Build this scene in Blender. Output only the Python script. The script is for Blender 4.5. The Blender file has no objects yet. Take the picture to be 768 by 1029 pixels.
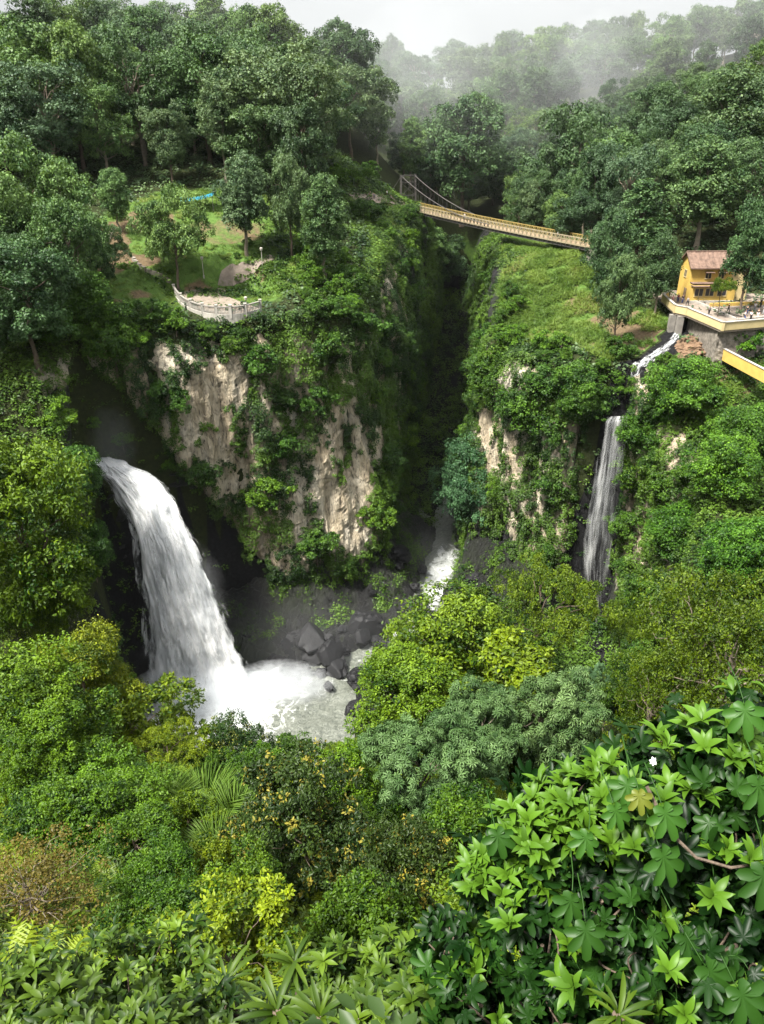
import bpy, math, random
import numpy as np

# ------------------------------------------------------------------ basics
S = bpy.context.scene
COL = S.collection
R = math.radians
FPX, CXP, CYP, PITCH = 777.0, 384.0, 514.5, R(28)
CP, SP = math.cos(PITCH), math.sin(PITCH)

def at(px, py, y):
    """survey helper: the world point at forward distance y that the photo shows at (px, py)"""
    u, v = (px - CXP) / FPX, (CYP - py) / FPX
    t = y / (CP + v * SP)
    return np.array([u * t, y, t * (-SP + v * CP)])

def at_z(px, py, z):
    u, v = (px - CXP) / FPX, (CYP - py) / FPX
    t = z / (-SP + v * CP)
    return np.array([u * t, t * (CP + v * SP), z])

def proj(P):
    P = np.asarray(P, float).reshape(-1, 3)
    f = P[:, 1] * CP - P[:, 2] * SP
    up = P[:, 1] * SP + P[:, 2] * CP
    return CXP + FPX * P[:, 0] / f, CYP - FPX * up / f

def sstep(a, b, x):
    t = np.clip((x - a) / (b - a), 0, 1)
    return t * t * (3 - 2 * t)

def unit(v):
    return v / np.maximum(np.linalg.norm(v, axis=-1, keepdims=True), 1e-9)

def _hash(ix, iy, iz, seed):
    n = (ix * 374761393 + iy * 668265263 + iz * 2147483647 + seed * 1274126177) & 0xFFFFFFFF
    n = ((n ^ (n >> 13)) * 1274126177) & 0xFFFFFFFF
    n = ((n ^ (n >> 16)) * 2246822519) & 0xFFFFFFFF
    return ((n ^ (n >> 15)) & 0xFFFFFF) / float(0xFFFFFF)

def vnoise(P, seed=0):
    """value noise in 0..1 at points P (n,3)"""
    P = np.asarray(P, float)
    i = np.floor(P).astype(np.int64)
    f = P - i
    f = f * f * (3 - 2 * f)
    out = 0
    for dx in (0, 1):
        wx = f[:, 0] if dx else 1 - f[:, 0]
        for dy in (0, 1):
            wy = f[:, 1] if dy else 1 - f[:, 1]
            for dz in (0, 1):
                wz = f[:, 2] if dz else 1 - f[:, 2]
                out = out + wx * wy * wz * _hash(i[:, 0] + dx, i[:, 1] + dy, i[:, 2] + dz, seed)
    return out

def fbm(P, oct=4, seed=0, gain=0.5):
    a, s, tot, Q = 1.0, 0.0, 0.0, np.asarray(P, float)
    for k in range(oct):
        s = s + a * vnoise(Q, seed + k * 17)
        tot += a
        a *= gain
        Q = Q * 2.03 + 11.7
    return s / tot

# ------------------------------------------------------------------ mesh building
class MB:
    """collects blocks of vertices and faces and links them as ONE mesh object"""
    def __init__(self):
        self.v, self.f, self.t, self.n, self.uv, self.leafy = [], [], [], 0, [], False
    def add(self, V, F, tint=0.5, uv=None):
        V = np.asarray(V, np.float32).reshape(-1, 3)
        F = np.asarray(F, np.int64)
        self.v.append(V)
        self.f.append(F + self.n)
        self.t.append(np.broadcast_to(np.asarray(tint, np.float32), (len(V),)))
        self.uv.append(np.zeros((len(V), 2), np.float32) if uv is None else np.asarray(uv, np.float32))
        self.n += len(V)
        return self
    def mesh(self, name, mat, smooth=False):
        me = bpy.data.meshes.new(name)
        if not self.v:
            return me
        V = np.concatenate(self.v)
        me.vertices.add(len(V))
        me.vertices.foreach_set('co', V.ravel())
        loops = np.concatenate([f.ravel() for f in self.f])
        sizes = np.concatenate([np.full(len(f), f.shape[1]) for f in self.f])
        me.loops.add(len(loops))
        me.loops.foreach_set('vertex_index', loops.astype(np.int32))
        me.polygons.add(len(sizes))
        me.polygons.foreach_set('loop_start', np.concatenate([[0], np.cumsum(sizes)[:-1]]).astype(np.int32))
        me.polygons.foreach_set('loop_total', sizes.astype(np.int32))
        me.polygons.foreach_set('use_smooth', np.full(len(sizes), bool(smooth or self.leafy)))
        a = me.attributes.new('tint', 'FLOAT', 'POINT')
        a.data.foreach_set('value', np.concatenate(self.t).astype(np.float32))
        b = me.attributes.new('flow', 'FLOAT_VECTOR', 'POINT')
        uv = np.concatenate(self.uv)
        b.data.foreach_set('vector', np.c_[uv, np.zeros(len(uv))].astype(np.float32).ravel())
        me.materials.append(mat)
        me.update(calc_edges=True)
        me.validate()
        return me
    def build(self, name, mat, parent=None, smooth=False, off=None):
        if off is not None: self.v = [v - np.asarray(off, np.float32) for v in self.v]
        o = bpy.data.objects.new(name, self.mesh(name, mat, smooth))
        COL.objects.link(o)
        if parent is not None:
            o.parent = parent
        return o
    # primitives
    def box(self, c, s, rz=0, tint=0.5, bev=0.0):
        x, y, z = np.array(s) / 2
        V = np.array([[-x, -y, -z], [x, -y, -z], [x, y, -z], [-x, y, -z], [-x, -y, z], [x, -y, z], [x, y, z], [-x, y, z]])
        ca, sa = math.cos(rz), math.sin(rz)
        V = np.c_[V[:, 0] * ca - V[:, 1] * sa, V[:, 0] * sa + V[:, 1] * ca, V[:, 2]] + np.array(c)
        return self.add(V, [[0, 3, 2, 1], [4, 5, 6, 7], [0, 1, 5, 4], [1, 2, 6, 5], [2, 3, 7, 6], [3, 0, 4, 7]], tint)
    def beam(self, a, b, w, h, tint=0.5):
        """rectangular bar from a to b, w wide across, h in height"""
        a, b = np.array(a, float), np.array(b, float)
        d = unit(b - a)
        up = np.array([0, 0, 1.0]) if abs(d[2]) < 0.95 else np.array([0, 1.0, 0])
        x = unit(np.cross(d, up)); z = np.cross(x, d)
        V = [p + sx * x * w / 2 + sz * z * h / 2 for p in (a, b) for sx, sz in ((-1, -1), (1, -1), (1, 1), (-1, 1))]
        return self.add(V, [[0, 3, 2, 1], [4, 5, 6, 7], [0, 1, 5, 4], [1, 2, 6, 5], [2, 3, 7, 6], [3, 0, 4, 7]], tint)
    def tube(self, pts, rad, n=6, tint=0.5, cap=True):
        pts = np.asarray(pts, float); k = len(pts)
        rad = np.broadcast_to(np.asarray(rad, float), (k,))
        T = unit(np.gradient(pts, axis=0))
        ref = np.array([0.31, 0.95, 0.05])
        X = unit(np.cross(T, ref)); Y = np.cross(T, X)
        a = np.linspace(0, 2 * np.pi, n, endpoint=False)
        V = pts[:, None] + rad[:, None, None] * (np.cos(a)[None, :, None] * X[:, None] + np.sin(a)[None, :, None] * Y[:, None])
        i = np.arange(k - 1)[:, None] * n; j = np.arange(n)[None]
        F = np.stack([i + j, i + (j + 1) % n, i + n + (j + 1) % n, i + n + j], -1).reshape(-1, 4)
        self.add(V.reshape(-1, 3), F, tint)
        if cap:
            self.add(V[-1], [list(range(n))], tint)
            self.add(V[0], [list(range(n))[::-1]], tint)
        return self
    def grid(self, V, tint=0.5, uv=None):
        """V (a,b,3)"""
        a, b = V.shape[:2]
        i = np.arange(a - 1)[:, None] * b; j = np.arange(b - 1)[None]
        F = np.stack([i + j, i + j + 1, i + b + j + 1, i + b + j], -1).reshape(-1, 4)
        return self.add(V.reshape(-1, 3), F, np.asarray(tint).ravel() if np.ndim(tint) else tint, None if uv is None else uv.reshape(-1, 2))

def tag(o, label=None, cat=None, group=None, kind=None):
    if label: o['label'] = label
    if cat: o['category'] = cat
    if group: o['group'] = group
    if kind: o['kind'] = kind
    return o

def empty(name, loc, rz=0.0, sc=1.0):
    o = bpy.data.objects.new(name, None)
    COL.objects.link(o)
    o.empty_display_size = 0.3
    o.location = loc
    o.rotation_euler = (0, 0, rz)
    o.scale = (sc, sc, sc) if np.ndim(sc) == 0 else sc
    return o

def place(proto_parts, name, loc, rz=0.0, sc=1.0, color=(1, 1, 1, 1)):
    """a thing whose parts share mesh data: [(part name, mesh), ...]"""
    e = empty(name, loc, rz, sc)
    for pn, me in proto_parts:
        o = bpy.data.objects.new(pn, me)
        o.color = color
        COL.objects.link(o)
        o.parent = e
    return e

# ------------------------------------------------------------------ materials
def new_mat(name):
    m = bpy.data.materials.new(name)
    m.use_nodes = True
    nt = m.node_tree
    nt.nodes.clear()
    out = nt.nodes.new('ShaderNodeOutputMaterial')
    return m, nt, out

def N(nt, t, **kw):
    n = nt.nodes.new(t)
    for k, v in kw.items():
        if k in n.inputs:
            n.inputs[k].default_value = v
        else:
            setattr(n, k, v)
    return n

def mixrgb(nt, fac, a, b, blend='MIX'):
    n = nt.nodes.new('ShaderNodeMix')
    n.data_type = 'RGBA'
    n.blend_type = blend
    for i, x in ((0, fac), (6, a), (7, b)):
        if isinstance(x, bpy.types.NodeSocket):
            nt.links.new(x, n.inputs[i])
        elif i == 0:
            n.inputs[0].default_value = x
        else:
            n.inputs[i].default_value = (*x[:3], 1)
    return n.outputs[2]

def ramp(nt, fac, stops):
    n = nt.nodes.new('ShaderNodeValToRGB')
    els = n.color_ramp.elements
    while len(els) < len(stops):
        els.new(0.5)
    for e, (p, c) in zip(els, stops):
        e.position = p
        e.color = (c, c, c, 1) if np.ndim(c) == 0 else (*c[:3], 1)
    nt.links.new(fac, n.inputs[0])
    return n.outputs[0]

def noise(nt, vec, scale, detail=4, rough=0.55, w=0.0):
    n = N(nt, 'ShaderNodeTexNoise', Scale=scale, Detail=detail, Roughness=rough, Distortion=w)
    if vec is not None:
        nt.links.new(vec, n.inputs['Vector'])
    return n.outputs['Fac']

def mapping(nt, vec, scale):
    n = nt.nodes.new('ShaderNodeMapping')
    n.inputs['Scale'].default_value = scale
    nt.links.new(vec, n.inputs['Vector'])
    return n.outputs[0]

def math_n(nt, op, a, b=None):
    n = nt.nodes.new('ShaderNodeMath')
    n.operation = op
    for i, x in enumerate((a, b)):
        if x is None: continue
        if isinstance(x, bpy.types.NodeSocket): nt.links.new(x, n.inputs[i])
        else: n.inputs[i].default_value = x
    return n.outputs[0]

def foliage_mat(name, a, b, c=None, rough=0.5, spec=0.22, trans=0.25):
    """leaf: colour between a and b by each leaf's own tint (c: rare leaves, tint near 1), times the object's colour"""
    m, nt, out = new_mat(name)
    at_ = N(nt, 'ShaderNodeAttribute', attribute_name='tint')
    stops = [(0.0, a), (0.8, b)] + ([(0.93, b), (0.97, c)] if c else [])
    col = ramp(nt, at_.outputs['Fac'], stops)
    oi = nt.nodes.new('ShaderNodeObjectInfo')
    col = mixrgb(nt, 1.0, col, oi.outputs['Color'], 'MULTIPLY')
    p = N(nt, 'ShaderNodeBsdfPrincipled', Roughness=rough)
    p.inputs['Specular IOR Level'].default_value = spec
    nt.links.new(col, p.inputs['Base Color'])
    tr = nt.nodes.new('ShaderNodeBsdfTranslucent')
    nt.links.new(mixrgb(nt, 1.0, col, (1.25, 1.2, 0.55), 'MULTIPLY'), tr.inputs['Color'])
    mx = nt.nodes.new('ShaderNodeMixShader')
    mx.inputs[0].default_value = trans
    nt.links.new(p.outputs[0], mx.inputs[1])
    nt.links.new(tr.outputs[0], mx.inputs[2])
    nt.links.new(mx.outputs[0], out.inputs[0])
    return m

def simple_mat(name, col, rough=0.7, var=0.25, scale=1.5, bump=0.3, spec=0.3, objcol=False, metal=0.0, bscale=None):
    m, nt, out = new_mat(name)
    tc = nt.nodes.new('ShaderNodeTexCoord')
    n1 = noise(nt, tc.outputs['Object'], scale, 6, 0.65)
    dark = tuple(x * (1 - var) for x in col)
    lite = tuple(min(1, x * (1 + var)) for x in col)
    c = ramp(nt, n1, [(0.3, dark), (0.7, lite)])
    if objcol:
        oi = nt.nodes.new('ShaderNodeObjectInfo')
        c = mixrgb(nt, 1.0, c, oi.outputs['Color'], 'MULTIPLY')
    p = N(nt, 'ShaderNodeBsdfPrincipled', Roughness=rough, Metallic=metal)
    p.inputs['Specular IOR Level'].default_value = spec
    nt.links.new(c, p.inputs['Base Color'])
    if bump:
        b = N(nt, 'ShaderNodeBump', Strength=bump, Distance=0.1)
        nt.links.new(noise(nt, tc.outputs['Object'], bscale or scale * 4, 5, 0.6), b.inputs['Height'])
        nt.links.new(b.outputs[0], p.inputs['Normal'])
    nt.links.new(p.outputs[0], out.inputs[0])
    return m

def rock_mat(name):
    """cliff rock: tan and grey faces with dark cracks; tint attribute = how dark and wet the rock is there"""
    m, nt, out = new_mat(name)
    tc = nt.nodes.new('ShaderNodeTexCoord')
    P = tc.outputs['Object']
    wet = N(nt, 'ShaderNodeAttribute', attribute_name='tint').outputs['Fac']
    big = noise(nt, P, 0.12, 5, 0.6)
    streak = noise(nt, mapping(nt, P, (1, 1, 0.12)), 0.7, 6, 0.65)
    fine = noise(nt, mapping(nt, P, (1, 1, 0.30)), 2.0, 9, 0.74, 0.5)
    tan = ramp(nt, big, [(0.3, (0.40, 0.30, 0.18)), (0.46, (0.66, 0.54, 0.35)), (0.66, (0.74, 0.68, 0.54))])
    grey = ramp(nt, streak, [(0.36, (0.03, 0.028, 0.026)), (0.46, (0.38, 0.33, 0.26)), (0.7, (0.72, 0.68, 0.60))])
    c = mixrgb(nt, 0.42, tan, grey)
    crack = ramp(nt, fine, [(0.36, 0.10), (0.45, 0.75), (0.52, 1.0), (0.7, 1.15)])
    c = mixrgb(nt, 1.0, c, crack, 'MULTIPLY')
    vr = N(nt, 'ShaderNodeTexVoronoi', Scale=0.32, feature='DISTANCE_TO_EDGE')
    nt.links.new(mapping(nt, P, (1, 1, 0.4)), vr.inputs['Vector'])
    cr2 = ramp(nt, vr.outputs['Distance'], [(0.0, 0.08), (0.03, 1.0)])
    c = mixrgb(nt, 0.45, c, mixrgb(nt, 1.0, c, cr2, 'MULTIPLY'))
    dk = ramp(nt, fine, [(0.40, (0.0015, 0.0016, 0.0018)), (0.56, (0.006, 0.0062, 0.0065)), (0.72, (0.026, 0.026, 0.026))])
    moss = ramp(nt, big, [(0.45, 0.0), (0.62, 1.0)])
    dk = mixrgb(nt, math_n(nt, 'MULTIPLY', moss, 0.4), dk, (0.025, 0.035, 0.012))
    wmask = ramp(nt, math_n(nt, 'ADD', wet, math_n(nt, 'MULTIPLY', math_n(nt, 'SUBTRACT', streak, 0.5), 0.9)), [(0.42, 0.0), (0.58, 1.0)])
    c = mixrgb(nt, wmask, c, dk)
    p = N(nt, 'ShaderNodeBsdfPrincipled')
    nt.links.new(c, p.inputs['Base Color'])
    nt.links.new(ramp(nt, wmask, [(0, 0.85), (1, 0.55)]), p.inputs['Roughness'])
    b = N(nt, 'ShaderNodeBump', Strength=1.0, Distance=1.0)
    nt.links.new(fine, b.inputs['Height'])
    nt.links.new(b.outputs[0], p.inputs['Normal'])
    nt.links.new(p.outputs[0], out.inputs[0])
    return m

def ground_mat():
    """soil, leaf litter, trodden earth and turf; tint: 0 forest floor, 0.5 turf, 1 bare earth"""
    m, nt, out = new_mat('terrain_soil')
    tc = nt.nodes.new('ShaderNodeTexCoord')
    P = tc.outputs['Object']
    k = N(nt, 'ShaderNodeAttribute', attribute_name='tint').outputs['Fac']
    n1, n2 = noise(nt, P, 0.25, 6, 0.65), noise(nt, P, 1.7, 6, 0.65)
    forest = ramp(nt, n2, [(0.3, (0.010, 0.013, 0.006)), (0.7, (0.030, 0.038, 0.012))])
    turf = ramp(nt, n2, [(0.25, (0.035, 0.075, 0.014)), (0.6, (0.075, 0.13, 0.028)), (0.8, (0.13, 0.15, 0.05))])
    earth = ramp(nt, n2, [(0.25, (0.055, 0.040, 0.022)), (0.7, (0.145, 0.105, 0.062))])
    jit = math_n(nt, 'ADD', k, math_n(nt, 'MULTIPLY', math_n(nt, 'SUBTRACT', n1, 0.5), 0.55))
    c = mixrgb(nt, ramp(nt, jit, [(0.22, 0.0), (0.34, 1.0)]), forest, turf)
    c = mixrgb(nt, ramp(nt, jit, [(0.68, 0.0), (0.8, 1.0)]), c, earth)
    wetrock = ramp(nt, n2, [(0.3, (0.003, 0.003, 0.003)), (0.6, (0.012, 0.012, 0.013)), (0.8, (0.03, 0.03, 0.03))])
    c = mixrgb(nt, math_n(nt, 'LESS_THAN', k, -0.4), c, wetrock)
    p = N(nt, 'ShaderNodeBsdfPrincipled', Roughness=0.95)
    p.inputs['Specular IOR Level'].default_value = 0.1
    nt.links.new(c, p.inputs['Base Color'])
    b = N(nt, 'ShaderNodeBump', Strength=0.7, Distance=0.3)
    nt.links.new(n2, b.inputs['Height'])
    nt.links.new(b.outputs[0], p.inputs['Normal'])
    nt.links.new(p.outputs[0], out.inputs[0])
    return m

def fall_mat(name, lo, hi, edge, grey=0.5, along=0.05, across=9.0):
    """falling water: aerated white strands and thin clear gaps along the flow; flow = (across 0..1, metres fallen)"""
    m, nt, out = new_mat(name)
    f = N(nt, 'ShaderNodeAttribute', attribute_name='flow').outputs['Vector']
    thin = N(nt, 'ShaderNodeAttribute', attribute_name='tint').outputs['Fac']
    s1 = noise(nt, mapping(nt, f, (across, along * 2.2, 1)), 1.0, 7, 0.62, 0.5)
    s2 = noise(nt, mapping(nt, f, (across * 2.6, along * 5, 1)), 1.0, 5, 0.6, 0.8)
    s = math_n(nt, 'ADD', math_n(nt, 'MULTIPLY', s1, 0.65), math_n(nt, 'MULTIPLY', s2, 0.35))
    col = ramp(nt, s, [(0.26, (grey * 0.8, grey * 0.88, grey * 0.95)), (0.5, (0.72, 0.74, 0.75)), (0.60, (0.93, 0.93, 0.93))])
    p = N(nt, 'ShaderNodeBsdfPrincipled', Roughness=0.6)
    p.inputs['Specular IOR Level'].default_value = 0.2
    nt.links.new(col, p.inputs['Base Color'])
    tl = nt.nodes.new('ShaderNodeBsdfTranslucent')
    nt.links.new(col, tl.inputs['Color'])
    mx0 = nt.nodes.new('ShaderNodeMixShader'); mx0.inputs[0].default_value = 0.3
    nt.links.new(p.outputs[0], mx0.inputs[1]); nt.links.new(tl.outputs[0], mx0.inputs[2])
    a = ramp(nt, math_n(nt, 'ADD', s, math_n(nt, 'MULTIPLY', thin, edge)), [(lo, 0.0), (hi, 1.0)])
    t = nt.nodes.new('ShaderNodeBsdfTransparent')
    mx = nt.nodes.new('ShaderNodeMixShader')
    nt.links.new(a, mx.inputs[0])
    nt.links.new(t.outputs[0], mx.inputs[1]); nt.links.new(mx0.outputs[0], mx.inputs[2])
    b = N(nt, 'ShaderNodeBump', Strength=0.5, Distance=0.5)
    nt.links.new(s, b.inputs['Height']); nt.links.new(b.outputs[0], p.inputs['Normal'])
    nt.links.new(mx.outputs[0], out.inputs[0])
    return m

def river_mat():
    """turbid pool water with foam; tint = how foamy"""
    m, nt, out = new_mat('river_water')
    tc = nt.nodes.new('ShaderNodeTexCoord'); P = tc.outputs['Object']
    k = N(nt, 'ShaderNodeAttribute', attribute_name='tint').outputs['Fac']
    n1 = noise(nt, P, 0.30, 9, 0.72, 2.2)
    n2 = noise(nt, P, 1.1, 8, 0.7, 1.6)
    w = ramp(nt, n2, [(0.35, (0.05, 0.058, 0.046)), (0.65, (0.17, 0.18, 0.15))])
    s = math_n(nt, 'ADD', k, math_n(nt, 'MULTIPLY', math_n(nt, 'SUBTRACT', n1, 0.5), 2.6))
    c = mixrgb(nt, ramp(nt, s, [(0.40, 0.0), (0.54, 0.5), (0.66, 0.3), (1.0, 1.0)]), w, (0.70, 0.72, 0.71))
    p = N(nt, 'ShaderNodeBsdfPrincipled', Roughness=0.35)
    nt.links.new(c, p.inputs['Base Color'])
    b = N(nt, 'ShaderNodeBump', Strength=0.8, Distance=0.4)
    nt.links.new(n2, b.inputs['Height']); nt.links.new(b.outputs[0], p.inputs['Normal'])
    nt.links.new(p.outputs[0], out.inputs[0])
    return m

def mist_mat(name, dens, scale, soft=0.0):
    """drifting spray: density fades from the middle of its object outwards, broken by noise"""
    m, nt, out = new_mat(name)
    tc = nt.nodes.new('ShaderNodeTexCoord')
    ln = nt.nodes.new('ShaderNodeVectorMath'); ln.operation = 'LENGTH'
    nt.links.new(tc.outputs['Object'], ln.inputs[0])
    n1 = noise(nt, tc.outputs['Object'], scale, 4, 0.6, 0.6)
    e = math_n(nt, 'SUBTRACT', math_n(nt, 'MULTIPLY', math_n(nt, 'SUBTRACT', 1.0, ln.outputs['Value']), 1.2), math_n(nt, 'MULTIPLY', math_n(nt, 'SUBTRACT', n1, 0.5 - soft), 1.6))
    d = math_n(nt, 'MULTIPLY', ramp(nt, e, [(0.0, 0.0), (0.55, 1.0)]), dens)
    v = N(nt, 'ShaderNodeVolumePrincipled')
    v.inputs['Color'].default_value = (0.95, 0.975, 1.0, 1)
    nt.links.new(d, v.inputs['Density'])
    nt.links.new(v.outputs[0], out.inputs['Volume'])
    return m

M = {
    'leaf_forest': foliage_mat('leaf_forest', (0.013, 0.034, 0.012), (0.098, 0.152, 0.062), trans=0.22),
    'leaf_cliff': foliage_mat('leaf_cliff', (0.008, 0.028, 0.004), (0.080, 0.150, 0.015), (0.10, 0.17, 0.02), trans=0.22),
    'leaf_fresh': foliage_mat('leaf_fresh', (0.012, 0.036, 0.002), (0.150, 0.205, 0.009), trans=0.22),
    'leaf_dark': foliage_mat('leaf_dark', (0.010, 0.026, 0.006), (0.040, 0.075, 0.014), (0.19, 0.185, 0.03), rough=0.45, trans=0.2),
    'leaf_pale': foliage_mat('leaf_pale', (0.040, 0.080, 0.024), (0.150, 0.215, 0.085), trans=0.2),
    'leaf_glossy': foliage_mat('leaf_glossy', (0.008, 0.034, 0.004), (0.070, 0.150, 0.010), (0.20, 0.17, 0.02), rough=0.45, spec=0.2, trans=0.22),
    'leaf_fig_shaded': foliage_mat('leaf_fig_shaded', (0.003, 0.016, 0.002), (0.030, 0.088, 0.010), (0.17, 0.15, 0.02), rough=0.45, spec=0.2, trans=0.22),  # darker copy of the fig leaf, shade of its lower side put in
    'leaf_rust': foliage_mat('leaf_rust', (0.060, 0.052, 0.010), (0.150, 0.118, 0.018), (0.12, 0.14, 0.02), trans=0.25),
    'leaf_grass': foliage_mat('leaf_grass', (0.065, 0.125, 0.018), (0.15, 0.22, 0.04), (0.22, 0.20, 0.08), trans=0.3),
    'bark': simple_mat('bark', (0.10, 0.075, 0.055), 0.9, 0.4, 2.0, 0.6),
    'bark_pale': simple_mat('bark_pale', (0.20, 0.165, 0.125), 0.9, 0.35, 2.0, 0.6),
    'stalk': simple_mat('stalk', (0.075, 0.10, 0.03), 0.7, 0.3, 8.0, 0),
    'rock': rock_mat('cliff_rock'),
    'boulder': simple_mat('boulder_rock', (0.010, 0.010, 0.011), 0.62, 0.5, 1.2, 0.8, 0.22),
    'ground': ground_mat(),
    'river': river_mat(),
    'concrete': simple_mat('concrete', (0.20, 0.185, 0.165), 0.85, 0.25, 1.2, 0.2),
    'paving': simple_mat('paving', (0.19, 0.155, 0.125), 0.85, 0.3, 0.9, 0.3),
    'white_paint': simple_mat('white_paint', (0.33, 0.31, 0.275), 0.7, 0.3, 1.0, 0.1),
    'yellow_paint': simple_mat('yellow_paint', (0.50, 0.34, 0.085), 0.7, 0.12, 0.9, 0.1),
    'cream_paint': simple_mat('cream_paint', (0.48, 0.385, 0.20), 0.7, 0.12, 0.9, 0.1),
    'roof_tile': simple_mat('roof_tile', (0.135, 0.088, 0.066), 0.9, 0.45, 1.4, 0.5),
    'dark_glass': simple_mat('dark_glass', (0.03, 0.03, 0.035), 0.15, 0.3, 2, 0, 0.5),
    'stone': simple_mat('rubble_stone', (0.17, 0.15, 0.125), 0.9, 0.6, 1.4, 0.9),
    'earth': simple_mat('bare_earth', (0.15, 0.095, 0.058), 0.95, 0.45, 0.6, 0.9),
    'steel': simple_mat('dark_steel', (0.07, 0.065, 0.06), 0.6, 0.4, 2, 0.2),
    'bridge_cream': simple_mat('bridge_cream', (0.25, 0.21, 0.135), 0.7, 0.25, 2, 0.1),
    'bridge_yellow': simple_mat('bridge_yellow', (0.22, 0.165, 0.05), 0.7, 0.25, 2, 0.1),
    'planks': simple_mat('planks', (0.20, 0.145, 0.09), 0.85, 0.35, 1.5, 0.3),
    'tarp': simple_mat('tarp', (0.012, 0.13, 0.19), 0.5, 0.15, 1.0, 0.1),
    'skin': simple_mat('skin', (0.36, 0.22, 0.15), 0.6, 0.05, 4, 0),
    'cloth': simple_mat('cloth', (0.8, 0.8, 0.8), 0.85, 0.08, 6, 0, objcol=True),
    'hair': simple_mat('hair', (0.02, 0.014, 0.01), 0.6, 0.2, 20, 0),
    'petal': simple_mat('petal', (0.8, 0.8, 0.78), 0.6, 0.05, 8, 0),
    'fall': fall_mat('falling_water', 0.20, 0.38, -0.36, 0.22, 0.055, 7.0),
    'soft_veil': fall_mat('soft_veil', 0.36, 0.86, -0.22, 0.26, 0.022, 8.0),
    'veil': fall_mat('falling_veil', 0.40, 0.66, -0.22, 0.16, 0.06, 9.0),
}

# ------------------------------------------------------------------ terrain
HP = [(x, y, z) for x in (-70, -35, 0, 35, 70) for y, z in ((-20, -1.5), (0, -1.9), (1.2, -2.6), (6, -13), (15, -26), (25, -34), (40, -44), (55, -53))]
HP += [(-300, -300, 0), (300, -300, 0), (-400, 100, 5), (400, 100, 5),
       # west: left shoulder, rim, plateau with the lookout, hill
       (-33, 58, -41), (-42, 61, -40), (-28, 48, -42), (-60, 66, -41), (-85, 80, -40), (-50, 103, -42), (-44, 97, -49), (-52, 96, -48), (-62, 97, -45), (-46, 85, -53), (-44, 75, -52), (-62, 80, -46), (-50, 108, -34), (-66, 106, -33), (0, 70, -73), (30, 78, -66), (-25, 66, -72), (-25, 57, -62), (-8, 57, -61), (8, 62, -62), (-90, 112, -27), (-46, 114, -32.5),
       (-35, 123, -32), (-20, 127, -32.2), (-5, 135, -33), (-36, 132, -31), (-28, 132, -31), (-22, 133, -31.2), (-30, 140, -29.8), (-22, 140, -30), (-30, 152, -25.5), (-30, 170, -19), (-30, 190, -15),
       (-12, 150, -29), (-12, 170, -22), (-60, 130, -26), (-60, 160, -18), (-90, 135, -21), (-100, 180, -11), (-60, 220, -11), (-20, 230, -9), (-40, 265, -1),
       (-100, 265, 1), (-180, 260, 6), (-8, 262, -6), (0, 160, -34), (3, 200, -28), (6, 240, -25.5), (0, 246, -24), (-8, 215, -15), (-60, 330, 8), (-10, 320, -8),
       # east: rim, grassy slope, terrace hill, right shoulder
       (24, 152, -43), (28, 139, -42), (38, 127, -41), (45, 125, -40.5), (40, 141, -38), (44, 168, -27.2), (50, 160, -32), (54, 150, -34), (58, 129, -38), (60, 154, -33.4),
       (75, 150, -33.4), (85, 140, -33.4), (72, 132, -35), (62, 175, -28), (80, 180, -24), (104, 205, -14), (50, 200, -30), (90, 250, -8), (120, 250, 0), (48, 114, -46), (58, 108, -46),
       (70, 104, -44), (46, 104, -49), (48, 95, -50), (62, 85, -52), (44, 86, -56), (46, 74, -58), (62, 72, -56), (90, 95, -44), (75, 115, -42), (60, 118, -43),
       # valley behind the bridge and the far ridge
       (40, 240, -37), (20, 285, -36), (60, 290, -28), (20, 350, -20), (60, 350, -12), (110, 350, 0), (0, 450, 7), (60, 450, 7), (120, 450, 13), (175, 430, 22), (240, 440, 28),
       (-60, 420, 10), (0, 600, -10), (200, 700, -5), (-300, 500, 5), (400, 500, 10), (-2000, 2600, 0), (0, 3000, 0), (2000, 2600, 0), (-2500, 0, 0), (2500, 0, 0), (0, -2500, 0)]
HP = np.array(HP, float)
def _rbf_solve():
    n = len(HP)
    d = np.linalg.norm(HP[:, None, :2] - HP[None, :, :2], axis=-1)
    A = np.zeros((n + 1, n + 1)); A[:n, :n] = d + np.eye(n) * -0.6; A[:n, n] = A[n, :n] = 1
    return np.linalg.solve(A, np.r_[HP[:, 2], 0])
_W = _rbf_solve()
def Hsurf(x, y):
    x, y = np.atleast_1d(np.asarray(x, float)), np.atleast_1d(np.asarray(y, float))
    out = np.empty(x.shape).ravel()
    xf, yf = x.ravel(), y.ravel()
    for i in range(0, len(xf), 20000):
        d = np.hypot(xf[i:i + 20000, None] - HP[None, :, 0], yf[i:i + 20000, None] - HP[None, :, 1])
        out[i:i + 20000] = d @ _W[:-1] + _W[-1]
    return out.reshape(x.shape)

WEST = [(-52, 64), (-43, 72), (-40, 84), (-39.5, 96), (-41.5, 103.5), (-46, 109.5), (-44, 115.5), (-33, 119), (-18, 125), (-3, 132), (-0.5, 139), (1, 150), (5, 175), (10, 205), (15, 235), (17, 260)]
EAST = [(30, 262), (29, 235), (27, 208), (24, 180), (20, 160), (19, 147), (24, 136), (31, 127), (36, 124.5), (41, 124), (44.5, 118), (45, 110), (42, 99), (38.5, 90), (38, 84)]
SOUTH = [(24, 82), (10, 74), (-10, 67), (-38, 63)]
POLY = np.array(WEST + EAST + SOUTH, float)

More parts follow.
